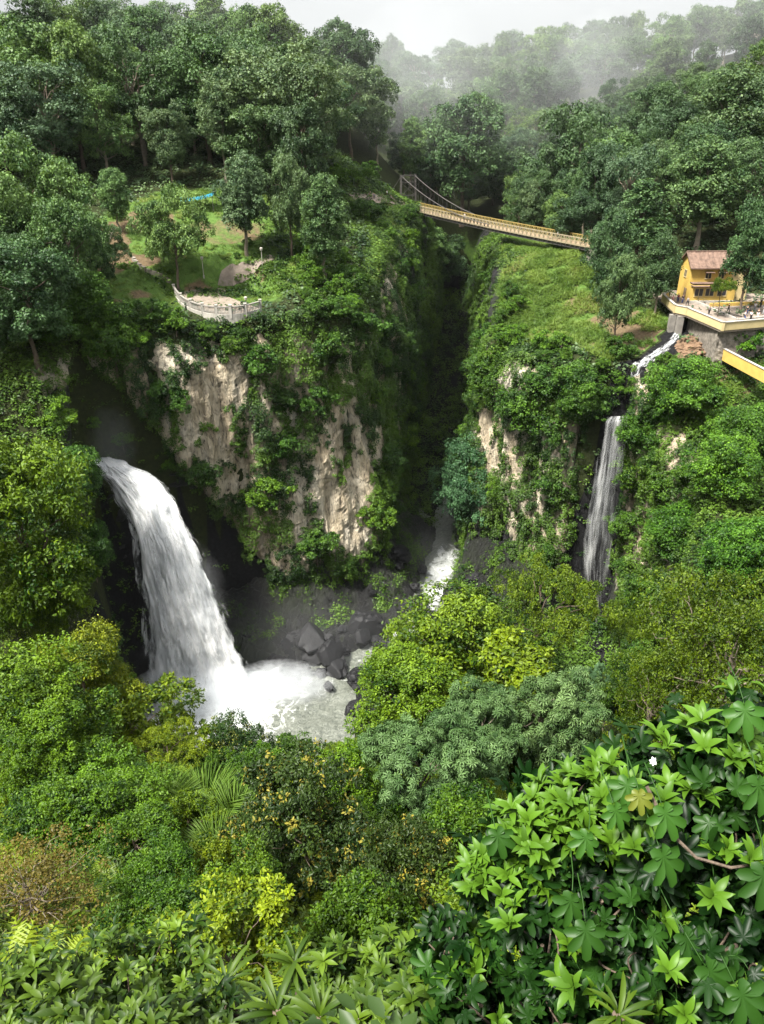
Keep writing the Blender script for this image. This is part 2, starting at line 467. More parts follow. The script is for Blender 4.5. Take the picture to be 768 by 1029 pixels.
def gorge_sd(x, y):
    """signed distance to the gorge outline, positive outside"""
    x, y = np.atleast_1d(x).astype(float), np.atleast_1d(y).astype(float)
    best = np.full(x.shape, 1e9); inside = np.zeros(x.shape, bool)
    for (ax, ay), (bx, by) in zip(POLY, np.roll(POLY, -1, axis=0)):
        dx, dy = bx - ax, by - ay
        t = np.clip(((x - ax) * dx + (y - ay) * dy) / (dx * dx + dy * dy), 0, 1)
        best = np.minimum(best, np.hypot(x - ax - t * dx, y - ay - t * dy))
        cond = ((ay > y) != (by > y)) & (x < (bx - ax) * (y - ay) / (by - ay + 1e-12) + ax)
        inside ^= cond
    return np.where(inside, -best, best)

FLAT = [(*at_z(220, 300, -31)[:2], 9.0, -31.3), (60.5, 152, 6.5, -33.5), (66, 146, 7.5, -33.5), (62, 139, 5, -33.6)]
def floor_z(x, y):
    return -91.2 + 10 * sstep(165, 200, y) + 26 * sstep(195, 262, y) 

def hgt(x, y):
    x, y = np.atleast_1d(x).astype(float), np.atleast_1d(y).astype(float)
    d = gorge_sd(x, y)
    P = np.stack([x.ravel() * 0.09, y.ravel() * 0.09, np.zeros(x.size)], -1)
    H = Hsurf(x, y) + ((fbm(P, 4, 5) - 0.5) * 2.2).reshape(x.shape) * sstep(3, 14, y)
    fl = floor_z(x, y)
    stx = np.interp(y, [90, 104, 110, 122, 150, 176], [-28, -16, -5, 7, 15, 21])
    bank = np.maximum(sstep(2.6, 6.5, np.abs(x - stx)) * sstep(107, 113, y - .25 * (x + 20)), sstep(-8, 0, x + .0 * y) * sstep(3, 8, np.abs(x - stx)))
    fl = fl + bank * (1.2 + 2.6 * np.abs(fbm(np.stack([x.ravel() * .5, y.ravel() * .5, 0 * x.ravel()], -1), 3, 18).reshape(x.shape) - .5) + 3.0 * (fbm(np.stack([x.ravel() * .3, y.ravel() * .3, 0 * x.ravel()], -1), 3, 8).reshape(x.shape)))
    for cx, cy, r, z0 in FLAT:
        w = sstep(r * 1.35, r * .95, np.hypot(x - cx, y - cy)); H = H * (1 - w) + z0 * w
    k = sstep(0.8, 4.0, d)
    return fl * (1 - k) + H * k

def surf_kind(x, y):
    """0 forest floor, 0.5 turf, 1 bare earth"""
    px, py = proj(np.stack([x.ravel(), y.ravel(), hgt(x, y).ravel()], -1))
    px, py = px.reshape(x.shape), py.reshape(x.shape)
    k = np.zeros(x.shape)
    def blob(cx, cy, rx, ry, v, m):
        w = sstep(1.15, 0.75, np.hypot((px - cx) / rx, (py - cy) / ry)) * m
        np.copyto(k, np.maximum(k, 0) * (1 - w) + v * w)
    W = (y > 112) & (x < 8); E = (y > 105) & (x > 8)
    blob(210, 250, 135, 65, 0.5, W); blob(125, 285, 60, 35, 0.52, W)
    blob(410, 262, 50, 66, 0.45, W); blob(520, 290, 110, 60, 0.52, E)
    for c in ((228, 232, 48, 16, 0.76), (150, 222, 30, 14, 0.9), (110, 250, 22, 30, 0.95), (140, 262, 26, 7, 0.95), (140, 296, 14, 6, 0.8), (115, 302, 12, 5, 0.8), (203, 292, 16, 8, 0.95), (260, 272, 10, 14, 0.8), (385, 200, 34, 7, 1.0)):
        blob(*c, W)
    for c in ((628, 335, 52, 28, 0.84), (575, 290, 8, 40, 0.78), (545, 330, 40, 14, 0.62), (690, 348, 34, 30, 1.0), (735, 380, 35, 25, 0.9), (500, 245, 20, 8, 0.8)):
        blob(*c, E)
    k[(gorge_sd(x, y) < 2)] = -1
    k[(x > 53) & (y > 127) & (y < 172)] = 0
    return k

def ray_ground(px, py, y0=20, y1=300):
    ys = np.arange(y0, y1, .25)
    Q = np.array([at(px, py, q) for q in ys])
    below = np.nonzero(Q[:, 2] < hgt(Q[:, 0], Q[:, 1]))[0]
    return Q[below[0]] if len(below) else Q[-1]

BROOK = np.array([ray_ground(a, b, 100, 160)[:2] for a, b in ((683, 333), (677, 343), (667, 352), (656, 360), (646, 367), (638, 375), (633, 382), (625, 400), (620, 420))])
def off_brook(x, y, r=2.6):
    d = np.full(np.shape(x), 1e9)
    for a, b in zip(BROOK[:-1], BROOK[1:]):
        for f in (0, .25, .5, .75, 1.0):
            q = a + (b - a) * f; d = np.minimum(d, np.hypot(x - q[0], y - q[1]))
    return d > r
def graded(a, b, step, far, n):
    g = np.arange(a, b + step, step)
    e = np.geomspace(step, far, n).cumsum()
    return g, e
def terrain():
    e = np.geomspace(4, 700, 18).cumsum()
    xs = np.r_[(-130 - e)[::-1], np.arange(-130, 130.1, 1.5), 130 + e]
    e2 = np.geomspace(4, 900, 18).cumsum()
    ys = np.r_[(-24 - e)[::-1], np.arange(-24, 300, 1.5), 300 + e2]
    X, Y = np.meshgrid(xs, ys)
    Z = hgt(X, Y)
    K = surf_kind(X, Y)
    K[~off_brook(X, Y, 2.3)] = -1
    mb = MB(); mb.grid(np.stack([X, Y, Z], -1), K)
    o = mb.build('terrain', M['ground'], smooth=True)
    tag(o, 'steep valley ground of soil, turf and bare earth around the gorge', 'ground', kind='structure')
terrain()

# ------------------------------------------------------------------ cliffs
def path_pts(path, step):
    p = np.array(path, float)
    for _ in range(2):   # corner cutting
        q = np.empty((2 * len(p), 2)); q[0::2] = np.r_[p[:1], p[:-1] * 0.25 + p[1:] * 0.75]; q[1::2] = np.r_[p[:-1] * 0.75 + p[1:] * 0.25, p[-1:]]
        q = np.r_[p[:1], np.stack([p[:-1] * 0.75 + p[1:] * 0.25, p[:-1] * 0.25 + p[1:] * 0.75], 1).reshape(-1, 2), p[-1:]]
        p = q
    L = np.r_[0, np.cumsum(np.linalg.norm(np.diff(p, axis=0), axis=1))]
    s = np.arange(0, L[-1], step)
    return np.stack([np.interp(s, L, p[:, 0]), np.interp(s, L, p[:, 1])], -1)

def cliff(path, west, step=0.55, nt_=130):
    p = path_pts(path, step)
    T = unit(np.gradient(p, axis=0))
    Nn = np.stack([T[:, 1], -T[:, 0]], -1)            # towards the gorge (paths run with the gorge on their right)
    k = np.hanning(15); k /= k.sum()
    Nn = unit(np.stack([np.convolve(np.pad(Nn[:, i], 7, 'edge'), k, 'valid') for i in (0, 1)], -1))
    rim = p - Nn * 5.0
    zr = Hsurf(rim[:, 0], rim[:, 1]) + 0.1
    zb = floor_z(p[:, 0], p[:, 1]) - 1.5
    t = np.linspace(0, 1, nt_)[None, :]
    back = 2.5 * t + 3.0 * sstep(0.9, 1.0, t) - 1.5 * (1 - t)
    Z = zb[:, None] + (zr - zb)[:, None] * t
    X = p[:, 0, None] - Nn[:, 0, None] * back
    Y = p[:, 1, None] - Nn[:, 1, None] * back
    Q = np.stack([X, Y, Z], -1).reshape(-1, 3)
    d = (fbm(Q * [0.07, 0.07, 0.04], 3, 3) - 0.5) * 7
    d += (np.abs(fbm(Q * [0.22, 0.22, 0.05], 4, 9) - 0.5) * 2) * -3.4 + 0.6
    blk = vnoise(np.floor(Q * [0.55, 0.55, 0.2] + fbm(Q * 0.4, 2, 21)[:, None] * 1.5) + 0.5, 4)
    d += (blk - 0.5) * 1.7 + (fbm(Q * [0.9, 0.9, 0.5], 3, 31) - 0.5) * 0.9
    d = d.reshape(Z.shape) * sstep(1.0, 0.93, t)
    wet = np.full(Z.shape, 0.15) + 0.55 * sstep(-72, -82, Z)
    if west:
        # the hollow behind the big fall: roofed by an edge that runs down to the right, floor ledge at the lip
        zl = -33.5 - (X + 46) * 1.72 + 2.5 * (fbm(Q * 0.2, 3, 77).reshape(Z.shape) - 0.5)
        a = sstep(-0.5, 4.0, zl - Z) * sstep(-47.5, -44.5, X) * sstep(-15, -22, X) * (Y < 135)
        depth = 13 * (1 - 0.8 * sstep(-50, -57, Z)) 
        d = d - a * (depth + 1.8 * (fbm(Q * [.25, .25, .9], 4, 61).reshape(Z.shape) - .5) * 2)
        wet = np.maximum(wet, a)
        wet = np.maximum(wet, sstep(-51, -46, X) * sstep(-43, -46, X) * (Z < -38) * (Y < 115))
        wet = np.maximum(wet, sstep(0, 8, X) * 0.75)  # west wall of the narrow slot darkened as a whole, deeper in
    else:
        a = sstep(33, 35.5, X) * sstep(43.5, 41, X) * sstep(-42, -46, Z) * (Y < 136)
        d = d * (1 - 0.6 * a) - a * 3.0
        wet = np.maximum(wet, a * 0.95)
        wet = np.maximum(wet, sstep(150, 160, Y) * 0.8)  # east wall of the slot darkened the same way beyond the bend
    X = X + Nn[:, 0, None] * d; Y = Y + Nn[:, 1, None] * d
    V = np.stack([X, Y, Z], -1)
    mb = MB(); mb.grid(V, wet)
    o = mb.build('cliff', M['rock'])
    tag(o, 'tall tan and grey rock cliff with a dark hollow behind the wide waterfall' if west else 'rock cliff of the gorge behind the slim waterfall', 'cliff', kind='structure')
    nr = unit(np.cross(np.gradient(V, axis=0), np.gradient(V, axis=1)))
    if (nr[:, :, :2] * Nn[:, None, :]).sum(-1).mean() < 0:
        nr = -nr
    return V, nr, wet
CLW, NW_, WETW = cliff(WEST, True)
CLE, NE_, WETE = cliff(EAST, False)

# ------------------------------------------------------------------ leaves
def tri_leaf(kind):
    if kind == 'rhomb':
        return np.array([[0, 0, 0], [.34, .45, .07], [0, 1, -.06], [-.34, .45, .07]]), np.array([[0, 1, 2], [0, 2, 3]])
    if kind == 'thin':
        return np.array([[-.035, 0, 0], [.035, 0, 0], [.03, .5, .10], [-.03, .5, .10], [0, 1, -.10]]), np.array([[0, 1, 2], [0, 2, 3], [3, 2, 4]])
    if kind == 'oval':
        return np.array([[0, 0, 0], [.2, .25, .06], [.24, .6, .05], [0, 1, -.12], [-.24, .6, .05], [-.2, .25, .06]]), np.array([[0, 1, 2], [0, 2, 3], [0, 3, 4], [0, 4, 5]])
    if kind == 'blade':
        ys = np.array([0, .12, .35, .6, .82, 1.0]); w = np.array([.012, .085, .165, .165, .095, .0]); zc = .10 * np.sin(ys * 2.2) - .30 * ys ** 2.4
        V, Fc = [], []
        for y, ww, z in zip(ys, w, zc): V += [[-ww, y, z + ww * .35], [0, y, z], [ww, y, z + ww * .35]]
        for i in range(5):
            a = i * 3
            Fc += [[a, a + 1, a + 4], [a, a + 4, a + 3], [a + 1, a + 2, a + 5], [a + 1, a + 5, a + 4]]
        return np.array(V), np.array(Fc)
    if kind == 'strap':
        ys = np.array([0, .2, .45, .7, .88, 1.0]); w = np.array([.03, .06, .075, .07, .045, .0]); zc = .25 * ys - .62 * ys ** 2.2
        V, Fc = [], []
        for y, ww, z in zip(ys, w, zc): V += [[-ww, y, z + ww * .5], [0, y, z], [ww, y, z + ww * .5]]
        for i in range(5):
            a = i * 3
            Fc += [[a, a + 1, a + 4], [a, a + 4, a + 3], [a + 1, a + 2, a + 5], [a + 1, a + 5, a + 4]]
        return np.array(V), np.array(Fc)
    if kind == 'palm':      # lobed hand-shaped leaf
        lob = np.radians([-132, -82, -40, 0, 40, 82, 132]); ln = np.array([.28, .52, .66, .74, .66, .52, .28])
        V, Fc = [[0, 0.0, 0]], []
        c = np.array([0, .26])
        for k, (a, l) in enumerate(zip(lob, ln)):
            d = np.array([math.sin(a), math.cos(a)]); n = np.array([d[1], -d[0]])
            for rr, ww, dz in ((.24, -.10, .0), (.60, -.125, .04), (.88, -.105, -.01), (1.0, 0, -.08), (.88, .105, -.01), (.60, .125, .04), (.24, .10, .0)):
                p = c + d * l * rr + n * ww
                V.append([p[0], p[1], dz - .10 * l * rr * rr])
        V.append([c[0], c[1], .0])
        ci = len(V) - 1
        for k in range(7):
            b = 1 + 7 * k
            tip = b + 3
            Fc += [[ci, b, b + 1], [ci, b + 1, tip], [b + 1, b + 2, tip], [ci, tip, b + 5], [tip, b + 4, b + 5], [ci, b + 5, b + 6]]
            if k < 6: Fc.append([ci, b + 6, b + 7])
        Fc += [[0, 1, ci], [0, ci, 1 + 7 * 6 + 6]]
        return np.array(V), np.array(Fc)
    if kind == 'star':      # leaflets spread like an umbrella
        V, Fc = [], []
        for k in range(8):
            a = k * 2 * np.pi / 8
            d = np.array([math.sin(a), math.cos(a)]); n = np.array([d[1], -d[0]])
            b = len(V)
            for rr, ww, z in ((.08, 0, 0), (.62, .135, -.06), (1.0, 0, -.34), (.62, -.135, -.06)):
                p = d * rr + n * ww
                V.append([p[0] * .6, p[1] * .6, z * .6 + (.05 if ww else 0)])
            Fc += [[b, b + 1, b + 2], [b, b + 2, b + 3]]
        return np.array(V), np.array(Fc)
    if kind == 'frond':     # pinnate frond
        V, Fc = [], []
        for k in range(9):
            y = .12 + k * .1; z = .28 * y - .5 * y * y
            l = .30 * math.sin(np.pi * (0.15 + 0.8 * k / 8)) + .05
            for sgn in (-1, 1):
                b = len(V)
                V += [[0, y - .035, z], [sgn * l, y + .1, z - .10], [0, y + .035, z + .005]]
                Fc.append([b, b + 1, b + 2])
        return np.array(V), np.array(Fc)

TMPL = {k: tri_leaf(k) for k in ('rhomb', 'thin', 'oval', 'blade', 'strap', 'palm', 'star', 'frond')}

def put_leaves(mb, kind, P, Z, Y, size, tint):
    V0, F0 = TMPL[kind]
    mb.leafy = True
    Z = unit(Z); X = unit(np.cross(Y, Z)); Y = np.cross(Z, X)
    size = np.broadcast_to(np.asarray(size, float), (len(P),))
    V = P[:, None] + size[:, None, None] * (V0[None, :, 0, None] * X[:, None] + V0[None, :, 1, None] * Y[:, None] + V0[None, :, 2, None] * Z[:, None])
    k = len(V0)
    Fc = F0[None] + (np.arange(len(P)) * k)[:, None, None]
    mb.add(V.reshape(-1, 3), Fc.reshape(-1, 3), np.repeat(np.broadcast_to(tint, (len(P),)), k))

def rdir(rng, n):
    return unit(rng.normal(size=(n, 3)))

def lobe_leaves(mb, rng, lobes, kind, nsub, nleaf, size, up=0.35, droop=0.0, tint_off=None, subr=0.42, rnd=0.55, rare=0.03):
    """leaves over rounded boughs: lobes = [(centre, (rx,ry,rz))]; each carries smaller tufts, each tuft its leaves"""
    for li, (c, r) in enumerate(lobes):
        c, r = np.asarray(c, float), np.asarray(r, float)
        d = rdir(rng, nsub); d[:, 2] = np.where(d[:, 2] < -0.35, -d[:, 2], d[:, 2])
        sc = c + d * r * rng.uniform(.62, 1.0, (nsub, 1))
        sr = subr * r.mean() * rng.uniform(.6, 1.25, nsub)
        base = rng.uniform(0, .35) if tint_off is None else tint_off[li]
        st = base + rng.uniform(-.12, .28, nsub)
        idx = np.repeat(np.arange(nsub), nleaf)
        n = len(idx)
        e = rdir(rng, n) * .9 + d[idx] * .5
        e = unit(e)
        rad_ = rng.uniform(.5, 1.05, (n, 1)); stray = rng.random((n, 1)) < .07; rad_ = np.where(stray, rad_ * rng.uniform(1.2, 1.9, (n, 1)), rad_)
        P = sc[idx] + e * sr[idx, None] * rad_ * [1, 1, .85]
        Zn = unit(e) * (1 - rnd) + rdir(rng, n) * rnd + np.array([0, 0, up])
        Yd = rdir(rng, n) * .7 + e * .6 + np.array([0, 0, -droop])
        tt = np.clip(st[idx] + rng.uniform(-.12, .22, n), 0, .9)
        rr_ = (rng.random(n) < rare) if rare < .05 else ((rng.random(nsub) < rare * (1.3 + d[:, 2]))[idx] & (rng.random(n) < .7))
        tt[rr_] = rng.uniform(.955, 1, rr_.sum())
        put_leaves(mb, kind, P, Zn, Yd, size * rng.uniform(.65, 1.3, n), tt)

def limb(mb, rng, a, b, r0, r1, n=6, wob=0.08):
    a, b = np.asarray(a, float), np.asarray(b, float)
    k = 7; t = np.linspace(0, 1, k)[:, None]
    p = a + (b - a) * t + np.array([0, 0, 1]) * (np.sin(t * np.pi) * .10 * np.linalg.norm(b - a))
    p[1:-1] += rng.normal(size=(k - 2, 3)) * wob * np.linalg.norm(b - a) * .5
    mb.tube(p, np.linspace(r0, r1, k), n)

def make_tree(seed, H, style, leaf, lsize, nl, nsub, nleaf, leafmat, barkmat='bark', droop=0.0, crown_lo=None, rnd=.55, rare=.03, nlimb=14, up=.35, subr=.36):
    """returns [('crown', mesh), ('trunk', mesh)] of a tree H metres high standing at the origin"""
    rng = np.random.default_rng(seed)
    lobes = []
    if style == 'round': cz, rx, rz, rl = .60, .33, .38, .125
    elif style == 'tall': cz, rx, rz, rl = .60, .20, .38, .095
    elif style == 'wide': cz, rx, rz, rl = .62, .44, .34, .135
    elif style == 'umbrella': cz, rx, rz, rl = .84, .55, .10, .13
    elif style == 'bush': cz, rx, rz, rl = .50, .55, .46, .18
    elif style == 'drape': cz, rx, rz, rl = .52, .40, .46, .14
    elif style == 'cone': cz, rx, rz, rl = .55, .2, .45, .1
    lo = {'round': .16, 'tall': .12, 'wide': .22, 'umbrella': .7, 'bush': .04, 'drape': .05, 'cone': .1}[style] if crown_lo is None else crown_lo
    tries = 0
    while len(lobes) < nl and tries < 4000:
        tries += 1
        d = rdir(rng, 1)[0]
        rr = rng.uniform(.25, 1.0) ** .45
        p = np.array([d[0] * rx, d[1] * rx, cz + d[2] * rz * (1.0)])
        p[:2] *= rr; p[2] = cz + (p[2] - cz) * rr
        if style == 'cone':
            p[2] = rng.uniform(.12, .95); w = (1 - p[2]) * .30 + .02
            a = rng.uniform(0, 2 * np.pi); p[:2] = w * rng.uniform(.6, 1) * np.array([math.cos(a), math.sin(a)])
        if style == 'umbrella':
            p[2] = cz + rng.normal() * .06 - .10 * (np.hypot(p[0], p[1]) / rx) ** 2
        if p[2] < lo: continue
        s = rl * rng.uniform(.65, 1.35)
        if style == 'cone': s *= .6 + .6 * (1 - p[2])
        sq = {'umbrella': .42, 'drape': 1.5, 'wide': .75, 'tall': .9, 'cone': .8}.get(style, .8)
        if any(np.linalg.norm(p - q[0]) < .55 * s for q in lobes): continue
        lobes.append((p, (s, s, s * sq)))
    # uneven outline: push some boughs out, drop some
    lobes = [(np.array([c[0] * k, c[1] * k, c[2]]), r) for (c, r), k in zip(lobes, rng.uniform(.75, 1.35, len(lobes)))]
    top = max(c[2] + r[2] for c, r in lobes)
    sc = H / top
    lobes = [(c * sc, tuple(np.array(r) * sc)) for c, r in lobes]
    mb = MB()
    lobe_leaves(mb, rng, lobes, leaf, nsub, nleaf, lsize, droop=droop, rnd=rnd, rare=rare, up=up, subr=subr)
    crown = mb.mesh('crown', M[leafmat])
    tb = MB()
    r0 = H * (.020 if style not in ('bush', 'drape') else .016)
    lean = rng.normal(size=2) * .03 * H
    zt = H * (.62 if style != 'umbrella' else .66)
    t = np.linspace(0, 1, 9)
    core = np.c_[lean[0] * t ** 1.5, lean[1] * t ** 1.5, t * zt]
    core[1:-1, :2] += rng.normal(size=(7, 2)) * .008 * H
    core[0, 2] = -1.5
    rad = r0 * (1.0 - .62 * t); rad[0] *= 1.6
    tb.tube(core, rad, 9)
    order = rng.permutation(len(lobes))[:nlimb]
    for i in order:
        c = lobes[i][0]
        hz = np.clip((c[2] * .72) / zt, .3, .98)
        a = np.array([np.interp(hz, t, core[:, j]) for j in range(3)])
        limb(tb, rng, a, c, r0 * .34, r0 * .08)
    return [('crown', crown), ('trunk', tb.mesh('trunk', M[barkmat], True))]

PROTO = {}
def protos(key, n, *args, **kw):
    PROTO[key] = [make_tree(hash_seed(key) + i, *args, **kw) for i in range(n)]
def hash_seed(s):
    return sum(ord(ch) * (i + 3) for i, ch in enumerate(s)) * 7 % 90001

protos('forest_round', 5, 22, 'round', 'rhomb', .46, 44, 22, 30, 'leaf_forest', rnd=.36, up=.25)
protos('forest_open', 4, 22, 'round', 'rhomb', .42, 28, 24, 28, 'leaf_forest', 'bark_pale', rnd=.4, up=.25, crown_lo=.28, nlimb=26)
protos('forest_wide', 4, 22, 'wide', 'rhomb', .46, 48, 22, 30, 'leaf_forest', rnd=.36, up=.25)
protos('forest_tall', 4, 24, 'tall', 'rhomb', .44, 58, 20, 28, 'leaf_forest', 'bark_pale', rnd=.38, up=.25)
protos('forest_cone', 2, 18, 'cone', 'rhomb', .38, 90, 12, 18, 'leaf_forest')
protos('cliff_bush', 5, 5, 'bush', 'rhomb', .28, 26, 14, 24, 'leaf_cliff', rnd=.45)
protos('drape', 4, 11, 'drape', 'rhomb', .28, 46, 24, 30, 'leaf_cliff', droop=.6, rnd=.42)
protos('mid_round', 4, 12, 'round', 'oval', .22, 46, 26, 34, 'leaf_fresh', crown_lo=.12, rnd=.5, subr=.32)
protos('mid_bush', 4, 5, 'bush', 'oval', .17, 34, 22, 30, 'leaf_fresh', subr=.32)
protos('mid_umbrella', 3, 13, 'umbrella', 'oval', .25, 36, 24, 30, 'leaf_fresh', subr=.32)
protos('mid_dark', 2, 9, 'bush', 'oval', .25, 50, 20, 28, 'leaf_dark', rare=.08, subr=.32)
protos('olive', 2, 13, 'wide', 'oval', .21, 58, 18, 22, 'leaf_fresh', 'bark_pale', crown_lo=.2, rnd=.6, nlimb=40, subr=.30)
protos('gorge_tree', 1, 32, 'round', 'rhomb', .5, 80, 22, 32, 'leaf_forest', rnd=.36)
protos('mid_star', 3, 10, 'wide', 'star', .62, 34, 16, 9, 'leaf_pale', 'bark_pale', crown_lo=.15, rnd=.45, subr=.34)
protos('rust', 1, 5, 'bush', 'rhomb', .12, 60, 10, 15, 'leaf_rust', 'bark_pale', nlimb=60, rare=.04)

ALL = []      # every plant placed: dict for labelling
def plant(key, name, x, y, height, rz=None, tint=(1, 1, 1), wide=1.0, z=None, rng=random, cat='tree', label=None, group=None, i=None, note=None):
    ps = PROTO[key]
    k = rng.randrange(len(ps)) if i is None else i % len(ps)
    me = ps[k][0][1]
    if 'h0' not in me: me['h0'] = float(max(v.co.z for v in me.vertices))
    s = height / me['h0']
    zz = float(hgt(x, y)[0]) if z is None else z
    e = place(ps[k], name, (x, y, zz - .1), rng.uniform(0, 6.28) if rz is None else rz, (s * wide, s * wide, s), (*tint, 1))
    e['category'] = cat
    ALL.append(dict(o=e, x=x, y=y, z=zz, h=height, key=key, tint=tint, label=label, group=group, note=note, name=name))
    return e

def plant_px(key, name, px, py_top, y, tint=(1, 1, 1), wide=1.0, maxh=40, **kw):
    want = {'drape': 10, 'mid_round': 12, 'mid_umbrella': 13, 'mid_star': 10, 'mid_bush': 5, 'mid_dark': 9}.get(key, 19)
    ys = np.linspace(y - 12, y + 12, 49) if y > 30 else np.linspace(y - 3, y + 3, 25)
    Q = np.array([at(px, py_top, q) for q in ys])
    hh = Q[:, 2] - hgt(Q[:, 0], Q[:, 1])
    i_ = int(np.argmin(np.abs(hh - want) + .25 * np.abs(ys - y) + 100 * (hh < 1.5)))
    y = ys[i_]; p = Q[i_]; z = p[2] - hh[i_]
    h = max(hh[i_], 2.0)
    if abs(h - want) > 5: print('TREE', key, px, py_top, round(y, 1), 'height', round(h, 1))
    return plant(key, name, p[0], y, h, tint=tint, wide=wide, z=z, **kw)

#@@PLACEMENT@@
# ------------------------------------------------------------------ cliff cover and undergrowth (uncountable leaves)
def ell(px, py, cx, cy, rx, ry):
    return sstep(1.25, 0.8, np.hypot((px - cx) / rx, (py - cy) / ry))

BARE_W = [(205, 415, 28, 48), (232, 452, 26, 46), (222, 385, 30, 30), (343, 478, 30, 74), (357, 520, 14, 46), (300, 512, 6, 40), (160, 372, 10, 26), (380, 445, 4, 20),
          (122, 560, 16, 90), (133, 660, 20, 60), (425, 540, 20, 100), (36, 365, 6, 30), (20, 385, 5, 22), (265, 560, 6, 30), (320, 640, 70, 22)]
BARE_E = [(490, 425, 9, 22), (497, 455, 8, 22), (516, 455, 6, 32), (483, 515, 5, 34), (515, 530, 4, 24), (545, 500, 4, 40), (604, 510, 20, 84), (600, 600, 24, 60), (440, 500, 10, 80)]

def cliff_cover(V, Nr, wet, bare, n, seed, name, label):
    rng = np.random.default_rng(seed)
    P = V.reshape(-1, 3); Q = unit(Nr.reshape(-1, 3))
    px, py = proj(P)
    b = np.zeros(len(P))
    for e in bare: b = np.maximum(b, ell(px, py, *e))
    b = np.maximum(b, sstep(.6, .85, wet.ravel()) * np.where(P[:, 1] < 136, 1.0, .72))
    nz = fbm(P * [0.16, 0.16, 0.10], 4, seed)
    nz2 = fbm(P * [0.45, 0.45, 0.16], 3, seed + 5)
    veg = sstep(0.30, 0.42, nz * .6 + nz2 * .4 + .33 - b * 0.60)
    veg *= sstep(-89.5, -85, P[:, 2] + 4 * (nz2 - .5))
    w = veg * ((px > -60) & (px < 830) & (P[:, 1] < 250))
    idx = rng.choice(len(P), n, p=w / w.sum())
    c = P[idx] + rng.normal(size=(n, 3)) * .3
    nn = Q[idx]
    relief = fbm(c * [.3, .3, .22], 3, seed + 9)
    small = rng.random(n)
    out = .1 + 2.6 * sstep(.40, .75, relief) * (1 - .8 * b[idx])
    c = c + nn * (out * rng.uniform(.4, 1.0, n))[:, None]
    nl = 46
    r = rng.uniform(.45, 1.05, n) * (1 - .35 * b[idx])
    k = np.repeat(np.arange(n), nl)
    hang = (rng.random(n) < .25)[k]
    e = unit(rdir(rng, len(k)) + nn[k] * .5 + [0, 0, .2])
    off = e * r[k, None] * rng.uniform(.5, 1.0, (len(k), 1))
    off[hang] *= [.45, .45, 1.9]
    LP = c[k] + off
    Z = e * .5 + nn[k] * .35 + [0, 0, .45] + rdir(rng, len(k)) * .45
    Y = rdir(rng, len(k)) + [0, 0, -.55] + e * .4
    big = fbm(c * .13, 2, seed + 31)
    t0 = np.clip((big - .35) * 2.0, 0, .7)
    tint = np.clip(t0[k] + rng.uniform(-.2, .3, len(k)), 0, .92)
    mb = MB(); put_leaves(mb, 'rhomb', LP, Z, Y, rng.uniform(.2, .44, len(k)), tint)
    o = mb.build(name, M['leaf_cliff']); tag(o, label, 'ground cover', kind='stuff')
    return veg.reshape(V.shape[:2])
VEGW = cliff_cover(CLW, NW_, WETW, BARE_W, 13000, 11, 'cliff_undergrowth', 'green creepers and small plants covering the cliff around the tan rock')
VEGE = cliff_cover(CLE, NE_, WETE, BARE_E, 9500, 12, 'cliff_undergrowth', 'green creepers and small plants covering the cliff around the slim waterfall')

def ground_cover(name, label, mat, pred, xr, yr, n, leaf, size, seed, nl=30, rr=(.4, 1.0), upright=.6, hmul=1.0, zoff=None):
    rng = np.random.default_rng(seed)
    x = rng.uniform(*xr, n * 6); y = rng.uniform(*yr, n * 6)
    # even coverage as seen: keep more of the near ground
    keep = pred(x, y, rng)
    x, y = x[keep][:n], y[keep][:n]
    z = hgt(x, y) + (zoff(x, y) if zoff else 0)
    c = np.stack([x, y, z], -1)
    n = len(c)
    k = np.repeat(np.arange(n), nl)
    r = rng.uniform(*rr, n)
    e = rdir(rng, len(k)); e[:, 2] = np.abs(e[:, 2])
    LP = c[k] + e * r[k, None] * rng.uniform(.3, 1.0, (len(k), 1)) * [1, 1, hmul]
    Z = e * .4 + [0, 0, .6] + rdir(rng, len(k)) * .5
    Y = e * .6 + rdir(rng, len(k)) * .6 + [0, 0, upright - .5]
    t0 = np.clip((fbm(c * .25, 2, seed) - .3) * 1.8, 0, .8)
    tint = np.clip(t0[k] + rng.uniform(-.25, .3, len(k)), 0, .99)
    mb = MB(); put_leaves(mb, leaf, LP, Z, Y, size * rng.uniform(.6, 1.4, len(k)), tint)
    o = mb.build(name, M[mat]); tag(o, label, 'ground cover', kind='stuff')

def seen(x, y, m=1.15):
    return np.abs(x) < (y * .56 + 4) * m
ground_cover('slope_undergrowth', 'dense leafy undergrowth on the steep slope below the viewpoint', 'leaf_fresh',
             lambda x, y, g: seen(x, y) & (gorge_sd(x, y) > 1) & (y > 9), (-48, 48), (12, 82), 4200, 'oval', .20, 21, nl=42, rr=(.4, 1.6), hmul=1.1)
ground_cover('shoulder_undergrowth', 'low leafy scrub on the banks at both sides of the gorge', 'leaf_cliff',
             lambda x, y, g: seen(x, y) & (gorge_sd(x, y) > 1) & (gorge_sd(x, y) < 22) & ((x < -40) | (x > 38)) & (y < 128) & off_brook(x, y), (-80, 90), (55, 128), 4200, 'rhomb', .40, 22, nl=30, rr=(.5, 1.4), hmul=1.2)
ground_cover('rim_undergrowth', 'green scrub hanging over the rim of the gorge below the bridge', 'leaf_cliff',
             lambda x, y, g: seen(x, y) & (gorge_sd(x, y) > .5) & (gorge_sd(x, y) < np.where(x < 4, np.where(y > 140, 26, 6), 9)) & (y > 105) & off_brook(x, y), (-60, 70), (105, 245), 4200, 'rhomb', .45, 23, nl=26, rr=(.5, 1.3), hmul=1.0)
